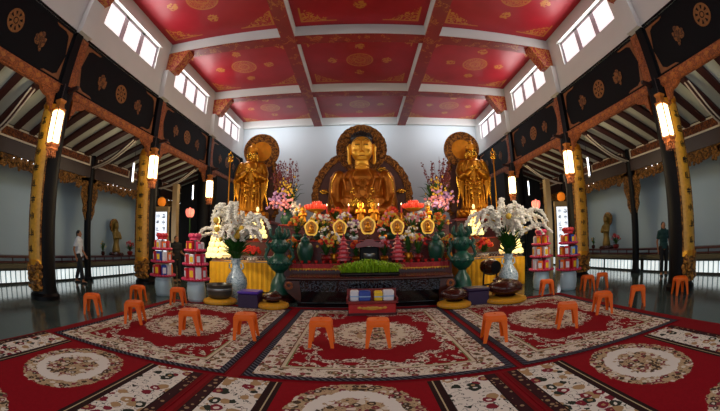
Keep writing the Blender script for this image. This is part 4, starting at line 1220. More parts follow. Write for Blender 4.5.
def cushion(name, r, h):
    t = thing(name, 'cushion', 'cushion')
    obj('pad', MB().lathe([(r*.85, 0), (r*.98, h*.2), (r, h*.5), (r*.96, h*.8), (r*.8, h), (r*.3, h*1.02)], 30), 'cushion_yellow', t, 50)
    m = MB()
    for i in range(24): m.tube([(r*.99*math.cos(i*PI/12), r*.99*math.sin(i*PI/12), h*.25), (r*1.01*math.cos(i*PI/12), r*1.01*math.sin(i*PI/12), h*.5), (r*.95*math.cos(i*PI/12), r*.95*math.sin(i*PI/12), h*.85)], .012, 5)
    m.torus((0, 0, h*.5), r*.995, .014, 40, 6); obj('piping', m, 'gold_paint', t); return t
def fish():
    t = thing('wooden_fish', 'drum', 'temple block')
    m = MB().ell((0, 0, .78), (1, .9, .72), 26, 16); m.lathe([(.5, .02), (.62, .1), (.5, .2)], 20); m.tube([(-.35, .55, 1.3), (0, .72, 1.5), (.35, .55, 1.3)], [.1, .16, .1], 8)
    obj('shell', m, 'wood_brown', t, 60)
    m = MB()
    for s in (-1, 1):
        m.torus((s*.45, -.72, .9), .13, .04, 14, 6, 'y'); m.tube([(s*.9, -.3, .6), (s*.7, -.65, .5), (s*.2, -.86, .55)], .03, 6)
        for i in range(3): m.tube([(s*(.95-.06*i), .1+.12*i, .5+.2*i), (s*(.8-.06*i), .35, .8+.2*i)], .035, 6)
    m.tube([(-.7, -.62, .62), (0, -.92, .66), (.7, -.62, .62)], .03, 6); m.torus((0, 0, .62), .9, .03, 36, 6)
    obj('carved_lines', m, 'wine', t, 60); return t
cu = cushion('round_cushion', .5, .13); wf = fish()
for (x, y, r, fr, ca, cb) in ((-2.08, 7.72, .36, .24, 'small yellow cushion at the foot of the left green urn', 'small brown wooden fish drum at the foot of the left green urn'),
                              (1.98, 7.52, .38, .32, 'yellow cushion at the right end of the black altar table', 'dark brown wooden fish drum at the right end of the black altar table'),
                              (3.28, 7.62, .52, .44, 'large yellow cushion before the right floor vase', 'large brown wooden fish drum before the right floor vase')):
    f0 = .0185 if (-4.7 < x < 4.8 and y < 7.3) else .0185
    place(cu, (x, y, .0185), 0, ca, 'yellow floor cushions', (r/.5, r/.5, 1)); place(wf, (x, y, .0185+.133), .1*x, cb, 'wooden fish drums', (fr, fr, fr*.62))
place(cu, (-3.5, 7.95, .0065), 0, 'yellow cushion under the bronze bowl bell on the left', 'yellow floor cushions', (.42/.5, .42/.5, 1))
t = thing('bowl_bell', 'grey bronze bowl bell on a yellow cushion before the left floor vase', 'bell', (-3.5, 7.95, .142))
obj('bowl', MB().lathe([(.2, 0), (.29, .04), (.32, .14), (.32, .32), (.335, .34), (.32, .35), (.30, .33), (.29, .15), (.05, .06)], 30), 'bronze', t, 50); obj('band', MB().lathe([(.323, .2), (.328, .21), (.328, .25), (.323, .26)], 30), 'steel', t)
for x, y, lb, top in ((-2.42, 7.55, 'dark box with purple top on the carpet beside the small left drum', 'purple_top'), (2.56, 7.72, 'dark purple box between the right drums', 'purple_box')):
    t = thing('storage_box', lb, 'box', (x, y, .0185 if y < 7.9 else .0065), group='dark boxes before the altar')
    w = .24 if x < 0 else .26
    if x < 0: t.location = (-2.62, 7.72, .0185)
    obj('body', MB().rbox(-w, w, -.22, .22, 0, .32, .015), 'purple_box', t); obj('lid', MB().rbox(-w-.015, w+.015, -.235, .235, .32, .385, .02), top, t)
t = thing('barrel_drum', 'small brown drum on a dark stand beside the right floor vase', 'drum', (AZ(490, 8.6), 8.6, 0), .25)
m = MB(); m.T = Matrix.Translation((0, 0, .78)) @ Euler((PI/2, 0, 0)).to_matrix().to_4x4(); m.lathe([(.17, -.26), (.21, -.12), (.22, 0), (.21, .12), (.17, .26)], 24); obj('barrel', m, 'wood_brown', t, 50)
m = MB(); m.T = Matrix.Translation((0, 0, .78)) @ Euler((PI/2, 0, 0)).to_matrix().to_4x4(); m.lathe([(.165, .255), (.165, .27), (.12, .275)], 24); obj('drumhead', m, 'black_lacquer', t)
m = MB()
for s in (-1, 1): m.tube([(s*.24, 0, .0), (s*.22, 0, .5), (s*.19, 0, .78)], .025, 6); m.box(s*.24-.03, s*.24+.03, -.2, .2, 0, .04)
m.box(-.22, .22, -.02, .02, .3, .34); obj('stand', m, 'black_lacquer', t)

# ceramic drum stools and the wrapped offering towers on them
def drum():
    t = thing('ceramic_drum', 'drum', 'ceramic drum')
    obj('body', MB().lathe([(.2, 0), (.22, .02), (.235, .1), (.255, .26), (.235, .42), (.22, .5), (.2, .52), (.1, .525)], 28), 'ceramic_pale', t, 50)
    m = MB()
    for z, r in ((.08, .236), (.44, .236)):
        for i in range(20): m.ell((r*math.cos(i*PI/10), r*math.sin(i*PI/10), z), .012, 6, 4)
    m.torus((0, 0, .08), .236, .008, 30, 5); m.torus((0, 0, .44), .236, .008, 30, 5); m.tube([(0, .236, .08), (0, .25, .26), (0, .236, .44)], .006, 5); obj('studs', m, 'porcelain', t); return t
cd = drum()
def tower(name, seed, cols):
    t = thing(name, 'tower', 'offering tower'); q = random.Random(seed)
    obj('pole', MB().tube([(0, 0, 0), (0, 0, 1.02)], .02, 8), 'steel', t)
    z = .0
    for lv, (r, h, n) in enumerate(((.32, .34, 9), (.29, .31, 8), (.24, .27, 7))):
        obj('tray', MB().lathe([(r*.9, 0), (r*1.08, .015), (r*1.15, .05), (r*1.1, .055), (r*.9, .02)], 24, z=z), 'pack_red', t)
        for i in range(n):
            a = 2*PI*i/n + q.uniform(-.1, .1) - PI/2; w = r*.46; m = MB().at(math.cos(a)*r*.72, math.sin(a)*r*.72, z+.03, rz=a+PI/2)
            hh = h*q.uniform(.72, .86); m.rbox(-w/2, w/2, -.06, .06, 0, hh, .012)
            p = obj('pack', m, cols[(i+lv) % len(cols)], t)
            b = MB().at(math.cos(a)*r*.72, math.sin(a)*r*.72, z+.03, rz=a+PI/2); b.box(-w*.33, w*.33, -.066, -.058, hh*.25, hh*.78)
            obj('paper_label', b, 'pack_white' if i % 3 else 'pack_yellow', p)
        rb = MB()
        for i in range(26): a = 2*PI*i/26; rb.ell((r*1.12*math.cos(a), r*1.12*math.sin(a), z+.045), (.035, .035, .03), 6, 4)
        obj('ribbon_edging', rb, 'pack_pink', t, 60); z += h
    m = MB().lathe([(.14, 0), (.15, .04), (.1, .1), (.02, .14)], 16, z=z); 
    for i in range(8): a = i*PI/4; m.ell((.12*math.cos(a), .12*math.sin(a), z+.1), (.07, .07, .06), 7, 5)
    obj('bow_topper', m, cols[0], t, 60); return t
G1 = 'wrapped offering towers'; G2 = 'pale ceramic drums'
LX = [(FL(197, 303), 'nearer', 'left'), (FL(164, 297), 'outer', 'left'), (FL(541, 290.5), 'nearer', 'right'), (FL(568, 291), 'outer', 'right')]
sets = [['pack_pink', 'pack_white', 'pack_red'], ['pack_red', 'pack_blue', 'pack_white', 'pack_orange'], ['pack_pink', 'pack_white', 'pack_orange'], ['pack_red', 'pack_lblue', 'pack_blue', 'pack_orange']]
nm = ['pink and white wrapped offering tower next to the left bouquet', 'red, blue and white wrapped offering tower beside the second left column', 'pink and white wrapped offering tower next to the right bouquet', 'red and blue wrapped offering tower beside the second right column']
for i, (p, w, sd) in enumerate(LX):
    y = p.y+.24; x = CAM_X + (p.x-CAM_X)*y/p.y
    place(cd, (x, y, 0), 0, 'pale blue ceramic drum under the %s offering tower on the %s' % (w, sd), G2)
    tw = tower('offering_tower', 20+i, sets[i]); tw.scale = (1, 1, 1.1); tw.location = (x, y, .527); tw['label'] = nm[i]; tw['group'] = G1

# ------------------------------------------------------------------ lit lotus towers, pagodas, plaques, red lamps
def lotus_tower(h=1.15, w=.42):
    t = thing('lotus_lamp', 'lamp', 'lamp')
    obj('stem', MB().lathe([(w*.4, 0), (w*.45, .03), (w*.15, .08), (.03, .14), (.03, h)], 16), 'gold', t)
    for lv in range(6):
        r = w*(1-.14*lv); z = .14+lv*(h-.2)/6; n = 12-lv; m = MB()
        for i in range(n):
            a = 2*PI*(i+.5*lv)/n; m.ell((r*.8*math.cos(a), r*.8*math.sin(a), z+.03), (r*.24, r*.12, .085), 8, 5, Euler((.35*math.sin(a), -.35*math.cos(a), a+PI/2)))
        obj('petal_ring', m, 'lotus_glow', t, 60)
        m = MB(); m.lathe([(r*.4, z-.02), (r*.7, z+.0), (r*.55, z+.03)], 16); obj('cup', m, 'gold_paint', t)
    obj('tip', MB().ell((0, 0, h+.02), (.06, .06, .1), 10, 6), 'lotus_glow', t, 60); return t
lt = lotus_tower()
for px, Y, z, lb, sc in ((218, 10.62, .9025, 'large glowing tiered lotus lamp on the left yellow table', 1.12), (257.5, 12.4, 1.5825, 'glowing tiered lotus lamp on the tall rear table at the left', .98),
                         (511, 10.62, .9025, 'large glowing tiered lotus lamp on the right yellow table behind the bouquet', 1.1), (474.5, 12.4, 1.5825, 'glowing tiered lotus lamp on the tall rear table at the right', .98)):
    place(lt, (AZ(px, Y), Y, z), 0, lb, 'glowing lotus lamps', sc)
def pagoda():
    t = thing('pagoda_lamp', 'pagoda', 'model pagoda')
    b = MB(); z = 0
    obj('base', MB().lathe([(.16, 0), (.17, .03), (.13, .06)], 6), 'wine', t)
    z = .06
    for i in range(5):
        r = .15-.022*i; b.lathe([(r*1.1, z), (r*1.1, z+.075)], 6)
        e = MB().lathe([(r*1.0, z+.055), (r*1.5, z+.068), (r*1.55, z+.082), (r*.8, z+.125)], 6); obj('eave', e, 'pagoda_red', t, 20); z += .115
    obj('body', b, 'pagoda_pink', t, 20)
    obj('spire', MB().lathe([(.04, z), (.05, z+.03), (.02, z+.06), (.03, z+.09), (.005, z+.16)], 10), 'pagoda_red', t); return t
pg = pagoda()
place(pg, (AZ(343.5, 9.3), 9.3, .9725), 0, 'red model pagoda left of the censer pavilion', 'red model pagodas'); place(pg, (AZ(397.5, 9.3), 9.3, .9725), 0, 'red model pagoda right of the censer pavilion', 'red model pagodas')
def plaque():
    t = thing('gilt_plaque', 'plaque', 'plaque'); n = 40
    def outline(k):
        P = []
        for i in range(n):
            a = 2*PI*i/n; r = .95+.10*abs(math.cos(2.5*(a-PI/2)))
            P.append((.23*k*r*math.cos(a), .42+.27*k*r*math.sin(a)))
        return P
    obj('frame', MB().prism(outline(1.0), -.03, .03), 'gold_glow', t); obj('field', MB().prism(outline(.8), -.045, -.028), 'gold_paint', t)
    m = MB(); m.ell((0, -.07, .50), (.045, .045, .055), 10, 7); m.ell((0, -.07, .37), (.085, .06, .11), 10, 7); m.ell((0, -.09, .28), (.13, .07, .05), 10, 6); m.torus((0, -.05, .5), .1, .014, 18, 6, 'y')
    obj('figure', m, 'gold', t, 60); obj('stand', MB().lathe([(.13, 0), (.14, .03), (.06, .08), (.05, .15), (.1, .17)], 16), 'wood_brown', t); return t
pq = plaque()
for px, w in ((311.5, 'far left'), (340, 'near left'), (368, 'middle'), (397.5, 'near right'), (428, 'far right')):
    place(pq, (AZ(px, 10.4), 10.4, 1.5825), 0, 'glowing oval gilt plaque with small seated figure, %s of the row of five' % w, 'gilt plaques on the middle step', 1.0 if px == 368 else .88)
def red_lamps():
    t = thing('red_lamp_cluster', 'lamp', 'lamp'); q = random.Random(6)
    obj('stem', MB().lathe([(.16, 0), (.17, .03), (.04, .07), (.03, .45)], 14), 'gold', t)
    obj('bowl', MB().lathe([(.03, .42), (.2, .46), (.32, .54), (.31, .55), (.1, .5)], 20), 'gold_paint', t)
    for i in range(13):
        a = 2*PI*i/9; r = .32 if i < 9 else .12; m = MB(); x, y, z = r*math.cos(a), r*math.sin(a), .58+(.0 if i < 9 else .13)
        for k in range(6): b = k*PI/3; m.ell((x+.05*math.cos(b), y+.05*math.sin(b), z+.05), (.045, .03, .085), 7, 5, Euler((0, .3, b)))
        c = obj('lotus_cup', m, 'red_glow', t, 60); obj('flame_bulb', MB().ell((x, y, z+.12), (.018, .018, .04), 7, 5), 'pink_glow', c)
    return t
rl_ = red_lamps()
place(rl_, (AZ(316, 12.2), 12.2, 2.1425), 0, 'cluster of small red lotus lamps on the left of the upper step', 'red lotus lamp clusters', .98); place(rl_, (AZ(414, 12.2), 12.2, 2.1425), .3, 'cluster of small red lotus lamps on the right of the upper step', 'red lotus lamp clusters', .98)

t = thing('censer_pavilion', 'small dark censer with red curved roof in the middle of the red-skirted table', 'censer', (AZ(369, 9.25), 9.25, .9725))
obj('base', MB().rbox(-.28, .28, -.2, .2, 0, .08, .02), 'black_lacquer', t)
for a in (-1, 1):
    for c in (-1, 1): obj('post', MB().tube([(a*.23, c*.15, .08), (a*.23, c*.15, .42)], .022, 8), 'black_lacquer', t)
obj('back_panel', MB().box(-.22, .22, .13, .15, .08, .42), 'night', t)
obj('bowl', MB().lathe([(.08, .08), (.15, .14), (.17, .22), (.15, .25), (.1, .2)], 18), 'steel', t, 50)
m = MB(); m.prism([(-.36, .42), (-.3, .40), (0, .44), (.3, .40), (.36, .42), (.33, .5), (.14, .56), (.1, .62), (-.1, .62), (-.14, .56), (-.33, .5)], -.22, .22); obj('roof', m, 'red_lacquer', t)

t = thing('grass_planter', 'low trough of bright green grass on the black altar table', 'planter', (.13, 8.35, .7225))
obj('trough', MB().rbox(-.70, .70, -.18, .18, 0, .08, .02), 'stone_black', t)
g = MB(); q = random.Random(12)
for i in range(560):
    x, y = q.uniform(-.68, .68), q.uniform(-.17, .17); a = q.uniform(0, 2*PI); k = 1-.45*abs(x)/.68; l = q.uniform(.2, .42)*k; o = q.uniform(.06, .24)
    g.leaf([(x, y, .07), (x+math.cos(a)*o*.3, y+math.sin(a)*o*.3, .07+l*.6), (x+math.cos(a)*o*.75, y+math.sin(a)*o*.75-.02, .07+l*.82), (x+math.cos(a)*o*1.2, y+math.sin(a)*o-.06, .07+l*.5)], .024)
gr = obj('grass_blades', g, 'grass_green', t); gr['kind'] = 'stuff'

# ------------------------------------------------------------------ flower bunches
def bunch(name, label, loc, w, h, cols, seed, pot='gold', n=40, group='flower bunches on the altar', depth=.6, leafy=24):
    t = thing(name, label, 'flowers', loc, group=group); q = random.Random(seed)
    ph = h*.28
    obj('pot', MB().lathe([(w*.16, 0), (w*.2, ph*.1), (w*.3, ph*.55), (w*.24, ph*.85), (w*.28, ph), (w*.2, ph*.96)], 18), pot, t, 50)
    g = MB()
    for i in range(leafy):
        a = q.uniform(0, 2*PI); o = w*q.uniform(.3, .62); hh = h*q.uniform(.35, .85)
        g.leaf([(0, 0, ph*.8), (math.cos(a)*o*.35, math.sin(a)*o*.35*depth, ph+hh*.3), (math.cos(a)*o*.8, math.sin(a)*o*.8*depth, hh), (math.cos(a)*o, math.sin(a)*o*depth, hh*.98)], w*.12)
    obj('leaves', g, 'stem_green' if seed % 2 else 'leaf_green', t)
    ms = [MB() for c in cols]
    for i in range(n):
        a = q.uniform(0, 2*PI); u = q.random()**.5; z = ph + (h-ph)*(.35+.65*math.sqrt(max(0, 1-u*u))*q.uniform(.6, 1)); r = w*q.uniform(.05, .085)
        c = Vector((math.cos(a)*u*w*.5, math.sin(a)*u*w*.5*depth, z)); m = ms[i % len(cols)]
        for k in range(5):
            b = 2*PI*k/5; m.ell(c+Vector((math.cos(b)*r*.7, -r*.2, math.sin(b)*r*.7)), (r*.6, r*.35, r*.6), 6, 4)
        m.ell(c+Vector((0, -r*.5, 0)), r*.4, 6, 4)
    for m, c in zip(ms, cols):
        if m.v: obj(c.replace('petal_', '')+'_blossoms', m, c, t, 60)
    return t
P = 'petal_'
def bq(px, Y, z, w, h, cols, seed, label, pot='gold', n=36):
    bunch('flower_bunch', label, (AZ(px, Y), Y, z+.0025), w, h, [P+c for c in cols], seed, pot, n)
bq(297, 10.5, 1.58, .55, .75, ['orange', 'yellow'], 31, 'orange and yellow flowers at the left end of the middle step', 'celadon')
bq(440, 10.5, 1.58, .55, .78, ['orange', 'yellow'], 32, 'orange and yellow flowers at the right end of the middle step', 'celadon')
bq(325, 10.8, 1.58, 0.55, 0.8, ['white', 'pink', 'yellow'], 33, 'pale mixed flowers between the two left plaques', 'porcelain')
bq(354, 10.8, 1.58, 0.5, 0.62, ['white', 'lilac'], 34, 'white and lilac flowers left of the middle plaque', 'porcelain')
bq(412, 10.8, 1.58, 0.55, 0.82, ['white', 'yellow', 'pink'], 35, 'pale mixed flowers between the two right plaques', 'porcelain')
bq(383, 10.8, 1.58, 0.48, 0.62, ['yellow', 'orange'], 36, 'yellow flowers right of the middle plaque', 'gold')
bq(326, 9.5, .97, 0.5, 0.72, ['red', 'yellow', 'orange'], 37, 'red and yellow flowers beside the left green jar', 'red_lacquer')
bq(356, 9.6, .97, 0.4, 0.6, ['red', 'orange'], 38, 'small red flowers just left of the censer pavilion', 'gold')
bq(384, 9.6, .97, 0.4, 0.6, ['red', 'pink'], 39, 'small red flowers just right of the censer pavilion', 'gold')
bq(418, 9.45, .97, 0.5, 0.74, ['red', 'yellow', 'pink'], 40, 'red and yellow flowers beside the right green jar', 'red_lacquer')
bq(334, 9.7, .97, 0.45, 0.85, ['yellow', 'white'], 47, 'yellow and white flowers behind the left pagoda', 'gold')
bq(408, 9.65, .97, 0.45, 0.85, ['yellow', 'white'], 48, 'yellow and white flowers behind the right pagoda', 'gold')
bq(448, 9.6, .97, .4, .72, ['yellow', 'orange'], 49, 'golden flowers behind the right green urn', 'gold')
bq(291, 9.6, .97, .4, .72, ['yellow', 'orange'], 50, 'golden flowers behind the left green urn', 'gold')
bq(441, 11.95, 2.14, .6, .8, ['pink', 'lilac'], 41, 'pink and lilac flowers beside the right red lamps', 'gold')
bq(300, 12.1, 2.14, .5, .6, ['yellow', 'white'], 42, 'yellow and white flowers beside the left red lamps', 'gold')
bq(336, 12.2, 2.14, .5, .62, ['orange', 'red'], 43, 'orange flowers left of centre on the upper step', 'gold')
bq(392, 12.2, 2.14, .5, .62, ['orange', 'red'], 44, 'orange flowers right of centre on the upper step', 'gold')
bq(325, 10.2, 1.58, .34, .42, ['white', 'yellow'], 71, 'low pale yellow flowers at the front of the middle step, between the left plaques', 'porcelain', 24)
bq(412.5, 10.2, 1.58, .34, .42, ['white', 'yellow'], 72, 'low pale yellow flowers at the front of the middle step, between the right plaques', 'porcelain', 24)
bq(354, 10.2, 1.58, .3, .36, ['white', 'pink'], 73, 'low white and pink flowers at the front just left of the middle plaque', 'porcelain', 20)
bq(382.5, 10.2, 1.58, .3, .36, ['white', 'pink'], 74, 'low white and pink flowers at the front just right of the middle plaque', 'porcelain', 20)
bq(366, 9.78, .97, .5, .55, ['yellow', 'white'], 75, 'leafy yellow flowers directly behind the censer pavilion', 'celadon', 20)
bq(345, 11.3, 1.58, .6, .95, ['yellow', 'white', 'lilac'], 76, 'tall pale flowers at the back of the middle step, left of centre', 'celadon', 40)
bq(391, 11.3, 1.58, .6, .95, ['orange', 'yellow', 'pink'], 77, 'tall warm flowers at the back of the middle step, right of centre', 'celadon', 40)
bq(318, 11.3, 1.58, .6, .95, ['white', 'yellow', 'orange'], 78, 'tall pale flowers at the back of the middle step, left end', 'celadon', 40)
bq(421, 11.3, 1.58, .6, .95, ['white', 'pink', 'orange'], 79, 'tall mixed flowers at the back of the middle step, right end', 'celadon', 40)
bq(252, 10.75, .90, .6, .5, ['red'], 45, 'bright red flowers behind the silver rail on the left', 'pack_white', 44)
bq(484, 10.75, .90, .62, .62, ['red', 'red', 'orange'], 46, 'bright red flowers behind the silver rail on the right', 'pack_white', 50)
def tall_spray(label, loc, seed, s):
    t = thing('tall_flower_arrangement', label, 'flowers', loc, group='tall flower arrangements beside the statue'); q = random.Random(seed)
    obj('vase', MB().lathe([(.16, 0), (.18, .03), (.26, .22), (.2, .4), (.12, .5), (.16, .56), (.1, .52)], 20), 'celadon', t, 50)
    tw, bl = MB(), MB()
    for i in range(34):
        a = q.uniform(-.5, .5) + s*.06; h = q.uniform(1.8, 2.55); y = q.uniform(-.25, .25)
        pts = [(0, 0, .4), (a*.5, y*.5, h*.45), (a*.85+q.uniform(-.05, .05), y*.8, h*.75), (a+q.uniform(-.1, .1), y, h)]
        tw.tube(pts, [.012, .011, .009, .005], 5)
        for k in range(12):
            u = q.uniform(.45, 1); A, B = Vector(pts[1 if u < .7 else 2]), Vector(pts[2 if u < .7 else 3]); c = A.lerp(B, q.random()); bl.ell(c+Vector((q.uniform(-.05, .05), q.uniform(-.05, .05), 0)), q.uniform(.018, .034), 5, 4)
    obj('twigs', tw, 'plum_twig', t); obj('plum_blossoms', bl, 'plum_twig', t, 60)
    for nm_, mat, c, n, sx, sz, r in (('yellow_blossoms', 'petal_yellow', (-.05*s, -.2, 1.25), 60, .33, .45, .05), ('pink_blossoms', 'petal_pink', (.1*s, -.35, .82), 40, .42, .22, .07), ('lilac_blossoms', 'petal_lilac', (.25*s, -.28, .95), 50, .34, .3, .065), ('white_blossoms', 'petal_white', (-.3*s, -.25, .7), 20, .25, .2, .055)):
        m = MB()
        for i in range(n):
            d = Vector((q.gauss(0, .5)*sx, q.gauss(0, .4)*.25, q.gauss(0, .5)*sz)); m.ell(Vector(c)+d, (r, r*.6, r*.8), 6, 4, Euler((0, q.uniform(-1, 1), q.uniform(0, 3))))
        obj(nm_, m, mat, t, 60)
    g = MB()
    for i in range(60):
        a = q.uniform(0, 2*PI); o = q.uniform(.3, .75); h = q.uniform(.6, 1.5); dx, dy = math.cos(a)*o, math.sin(a)*o*.5
        g.leaf([(0, 0, .45), (dx*.3, dy*.3, .45+h*.4), (dx*.75, dy*.75, .4+h*.8), (dx, dy, .4+h*.82)], .09)
    obj('leaves', g, 'stem_green', t); return t
tall_spray('tall arrangement of plum twigs, yellow orchids and pink lilies left of the seated statue', (AZ(287, 12.7), 12.7, 2.1425), 51, -1)
tall_spray('tall arrangement of plum twigs, yellow orchids and lilac blooms right of the seated statue', (AZ(437.5, 12.7), 12.7, 2.1425), 52, 1)

# little red glass cups along the table edge
cup = thing('glass_cup', 'cup', 'cup'); obj('cup', MB().lathe([(.028, 0), (.034, .01), (.042, .07), (.036, .07), (.026, .015)], 12), 'red_gloss', cup); obj('wax', MB().lathe([(.033, .045), (.033, .055)], 10), 'petal_yellow', cup)
for i in range(22):
    x = -1.85 + i*.19
    if -.45 < x-.13 < .5: continue
    place(cup, (x+.05, 9.07, .9725), 0, 'small red glass cup in the row along the %s half of the red-skirted table' % ('left' if x < .13 else 'right'), 'red glass cups')
# standing candles and small gilt figures
def candle():
    t = thing('candlestick', 'candle', 'candlestick')
    obj('stick', MB().lathe([(.09, 0), (.1, .02), (.03, .06), (.025, .3), (.06, .34), (.05, .36)], 14), 'gold', t); obj('candle', MB().tube([(0, 0, .36), (0, 0, .62)], .028, 10), 'red_gloss', t); obj('flame', MB().ell((0, 0, .67), (.016, .016, .04), 8, 6), 'lamp_glow', t); return t
cs = candle()
for px, Y, z, w in ((327, 11.95, 2.14, 'just right of the left red lamps'), (402, 11.95, 2.14, 'just left of the right red lamps'), (349, 12.0, 2.14, 'left of centre on the upper step'), (379, 12.0, 2.14, 'right of centre on the upper step')):
    place(cs, (AZ(px, Y), Y, z+.0025), 0, 'gilt candlestick with a red candle ' + w, 'candlesticks on the upper step')
def figure():
    t = thing('gilt_figurine', 'figure', 'figurine'); b = MB()
    b.lathe([(.13, .08), (.14, .1), (.11, .3), (.12, .42), (.06, .5)], 16, sy=.8); b.ell((0, 0, .57), (.055, .055, .07), 10, 8)
    for s in (-1, 1): b.tube([(s*.11, 0, .44), (s*.14, -.06, .32), (s*.03, -.12, .36)], [.045, .04, .03], 8)
    obj('body', fused(b, .009, 2, 'figurine', 'gold'), None, t); obj('base', MB().lathe([(.15, 0), (.16, .03), (.12, .08)], 16), 'wood_brown', t)
    obj('halo', MB().ring(.07, .1, .05, .07, 20, 0, .58), 'gold_bright', t); obj('crown', MB().lathe([(.05, .61), (.06, .64), (.01, .71)], 10), 'gold_bright', t); return t
fg = figure()
for px, Y, z, w, sc in ((361, 11.9, 2.14, 'left of the middle pair on the upper step', 1.1), (374, 11.9, 2.14, 'right of the middle pair on the upper step', 1.1), (303, 11.9, 2.14, 'at the left end of the upper step', .9), (428.5, 11.9, 2.14, 'at the right end of the upper step', .9)):
    place(fg, (AZ(px, Y), Y, z+.0025), 0, 'small gilt standing figurine ' + w, 'gilt figurines on the upper step', sc)

# ------------------------------------------------------------------ aisle shrines, lit boards and back posts
def shrine(s, x, y, label):
    t = thing('aisle_statue', label, 'statue', (x, y, .825), PI/2 if s < 0 else -PI/2, group='statues along the aisle walls')
    b = MB(); b.lathe([(.2, .12), (.22, .2), (.15, .5), (.16, .8), (.18, .95), (.09, 1.08)], 18, sy=.75); b.ell((0, -.01, 1.2), (.11, .11, .14), 12, 8)
    for k in (-1, 1): b.tube([(k*.16, 0, .95), (k*.22, -.08, .7), (k*.06, -.22, .72)], [.09, .08, .05], 8)
    obj('body', fused(b, .016, 2, 'aisle_statue_body', 'old_gilt'), None, t)
    obj('head_halo', MB().ring(.0001, .26, .12, .16, 28, 0, 1.22), 'old_gilt', t); obj('halo_rim', MB().ring(.24, .29, .1, .18, 28, 0, 1.22), 'gilt_carving', t)
    obj('base', MB().lathe([(.34, 0), (.36, .05), (.3, .12)], 18), 'wood_brown', t)
for s, sd in ((-1, 'left'), (1, 'right')):
    shrine(s, s*10.15, 11.75, 'small gilt statue with round halo on the red rail of the %s aisle' % sd)
    bunch('flower_bunch', 'dark red flowers beside the small statue in the %s aisle' % sd, (s*10.12, 12.75 if s < 0 else 11.05, .8225), .5, .62, ['petal_pink', 'petal_red'], 60+s, 'red_lacquer', 26, 'flowers along the aisle rails')
    bunch('flower_bunch', 'leafy potted plant beyond the small statue in the %s aisle' % sd, (s*10.12, 10.8 if s < 0 else 12.7, .8225), .3, .6, ['petal_yellow'], 64+s, 'wood_brown', 6, 'flowers along the aisle rails')
    x = -8.5 if s < 0 else 8.56
    t = thing('lit_board', 'tall white lit board with rows of dark script in the %s aisle' % sd, 'sign', (x, 13.0, 0), group='lit boards in the aisles')
    obj('frame', MB().box(-.40, -.34, -.06, .06, 0, 2.95).box(.34, .40, -.06, .06, 0, 2.95).box(-.42, .42, -.07, .07, 2.72, 2.95).box(-.34, .34, -.06, .06, 0, .7), 'beige_wood', t)
    obj('lit_face', MB().box(-.34, .34, -.03, .03, .7, 2.72), 'board_glow', t)
    g = MB()
    for r in range(7):
        for c in range(2): glyph(g, -.15+c*.3, 2.55-.27*r, .22, 400+r*2+c, -.03, .006)
    obj('script', g, 'ink', t)
    struct('column', MB().box(x-s*.0-.13+(.25 if s < 0 else -.25)*0, x+.13, 14.0, 14.26, 0, 4.2) if False else MB().box((-8.42 if s < 0 else 8.5)-.13, (-8.42 if s < 0 else 8.5)+.13, 14.0, 14.26, 0, 4.1), 'beige_wood')
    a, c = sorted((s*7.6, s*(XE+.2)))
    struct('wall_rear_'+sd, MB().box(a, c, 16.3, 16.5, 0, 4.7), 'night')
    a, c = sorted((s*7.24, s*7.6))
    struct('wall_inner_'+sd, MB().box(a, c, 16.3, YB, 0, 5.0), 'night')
    t = thing('paper_lantern', 'small orange paper lantern above the lit board in the %s aisle' % sd, 'lantern', (x, 13.0, 2.95), group='paper lanterns over the lit boards')
    obj('shade', MB().lathe([(.1, .03), (.17, .08), (.19, .2), (.17, .32), (.1, .37)], 16), 'paper_orange', t, 50); obj('cap', MB().lathe([(.09, .36), (.1, .4), (.03, .42)], 12), 'gold_paint', t); obj('foot_ring', MB().lathe([(.1, 0), (.1, .035)], 12), 'gold_paint', t)
# pink lotus flowers by the bouquets; their glow and poles are added
bl = thing('glowing_lotus_bud', 'lamp', 'lamp'); obj('pole', MB().tube([(0, 0, 0), (0, 0, 1.9)], .012, 6).lathe([(.14, 0), (.15, .02), (.02, .05)], 14), 'stem_green', bl)
m = MB()
for i in range(9): a = i*2*PI/9; m.ell((.08*math.cos(a), .08*math.sin(a), 1.98), (.07, .04, .12), 8, 5, Euler((0, .3, a)))
m.ell((0, 0, 2.0), (.07, .07, .13), 10, 6); obj('bud', m, 'pink_glow', bl, 60)
p = AY(190, 213, 10.2); place(bl, (p.x, 10.2, 0), 0, 'pink lotus bud with added glow on a thin pole at the outer side of the left bouquet', 'lotus buds with added glow', (1, 1, p.z/1.98))
p = AY(536, 205, 10.2); place(bl, (p.x, 10.2, 0), 0, 'pink lotus bud with added glow on a thin pole at the outer side of the right bouquet', 'lotus buds with added glow', (1, 1, p.z/1.98))

# ------------------------------------------------------------------ front wall with the open doorways behind the camera
w = MB(); y0, y1 = YF-.2, YF
w.box(-XE-.3, XE+.3, y0, y1, 5.2, ZC+.15)
for x0, x1 in ((-XE-.3, -9.8), (-7.6, -7.0), (-2.6, -2.2), (2.2, 2.6), (7.0, 7.6), (9.8, XE+.3)): w.box(x0, x1, y0, y1, 0, 5.2)
struct('wall_front', w, 'white_plaster')

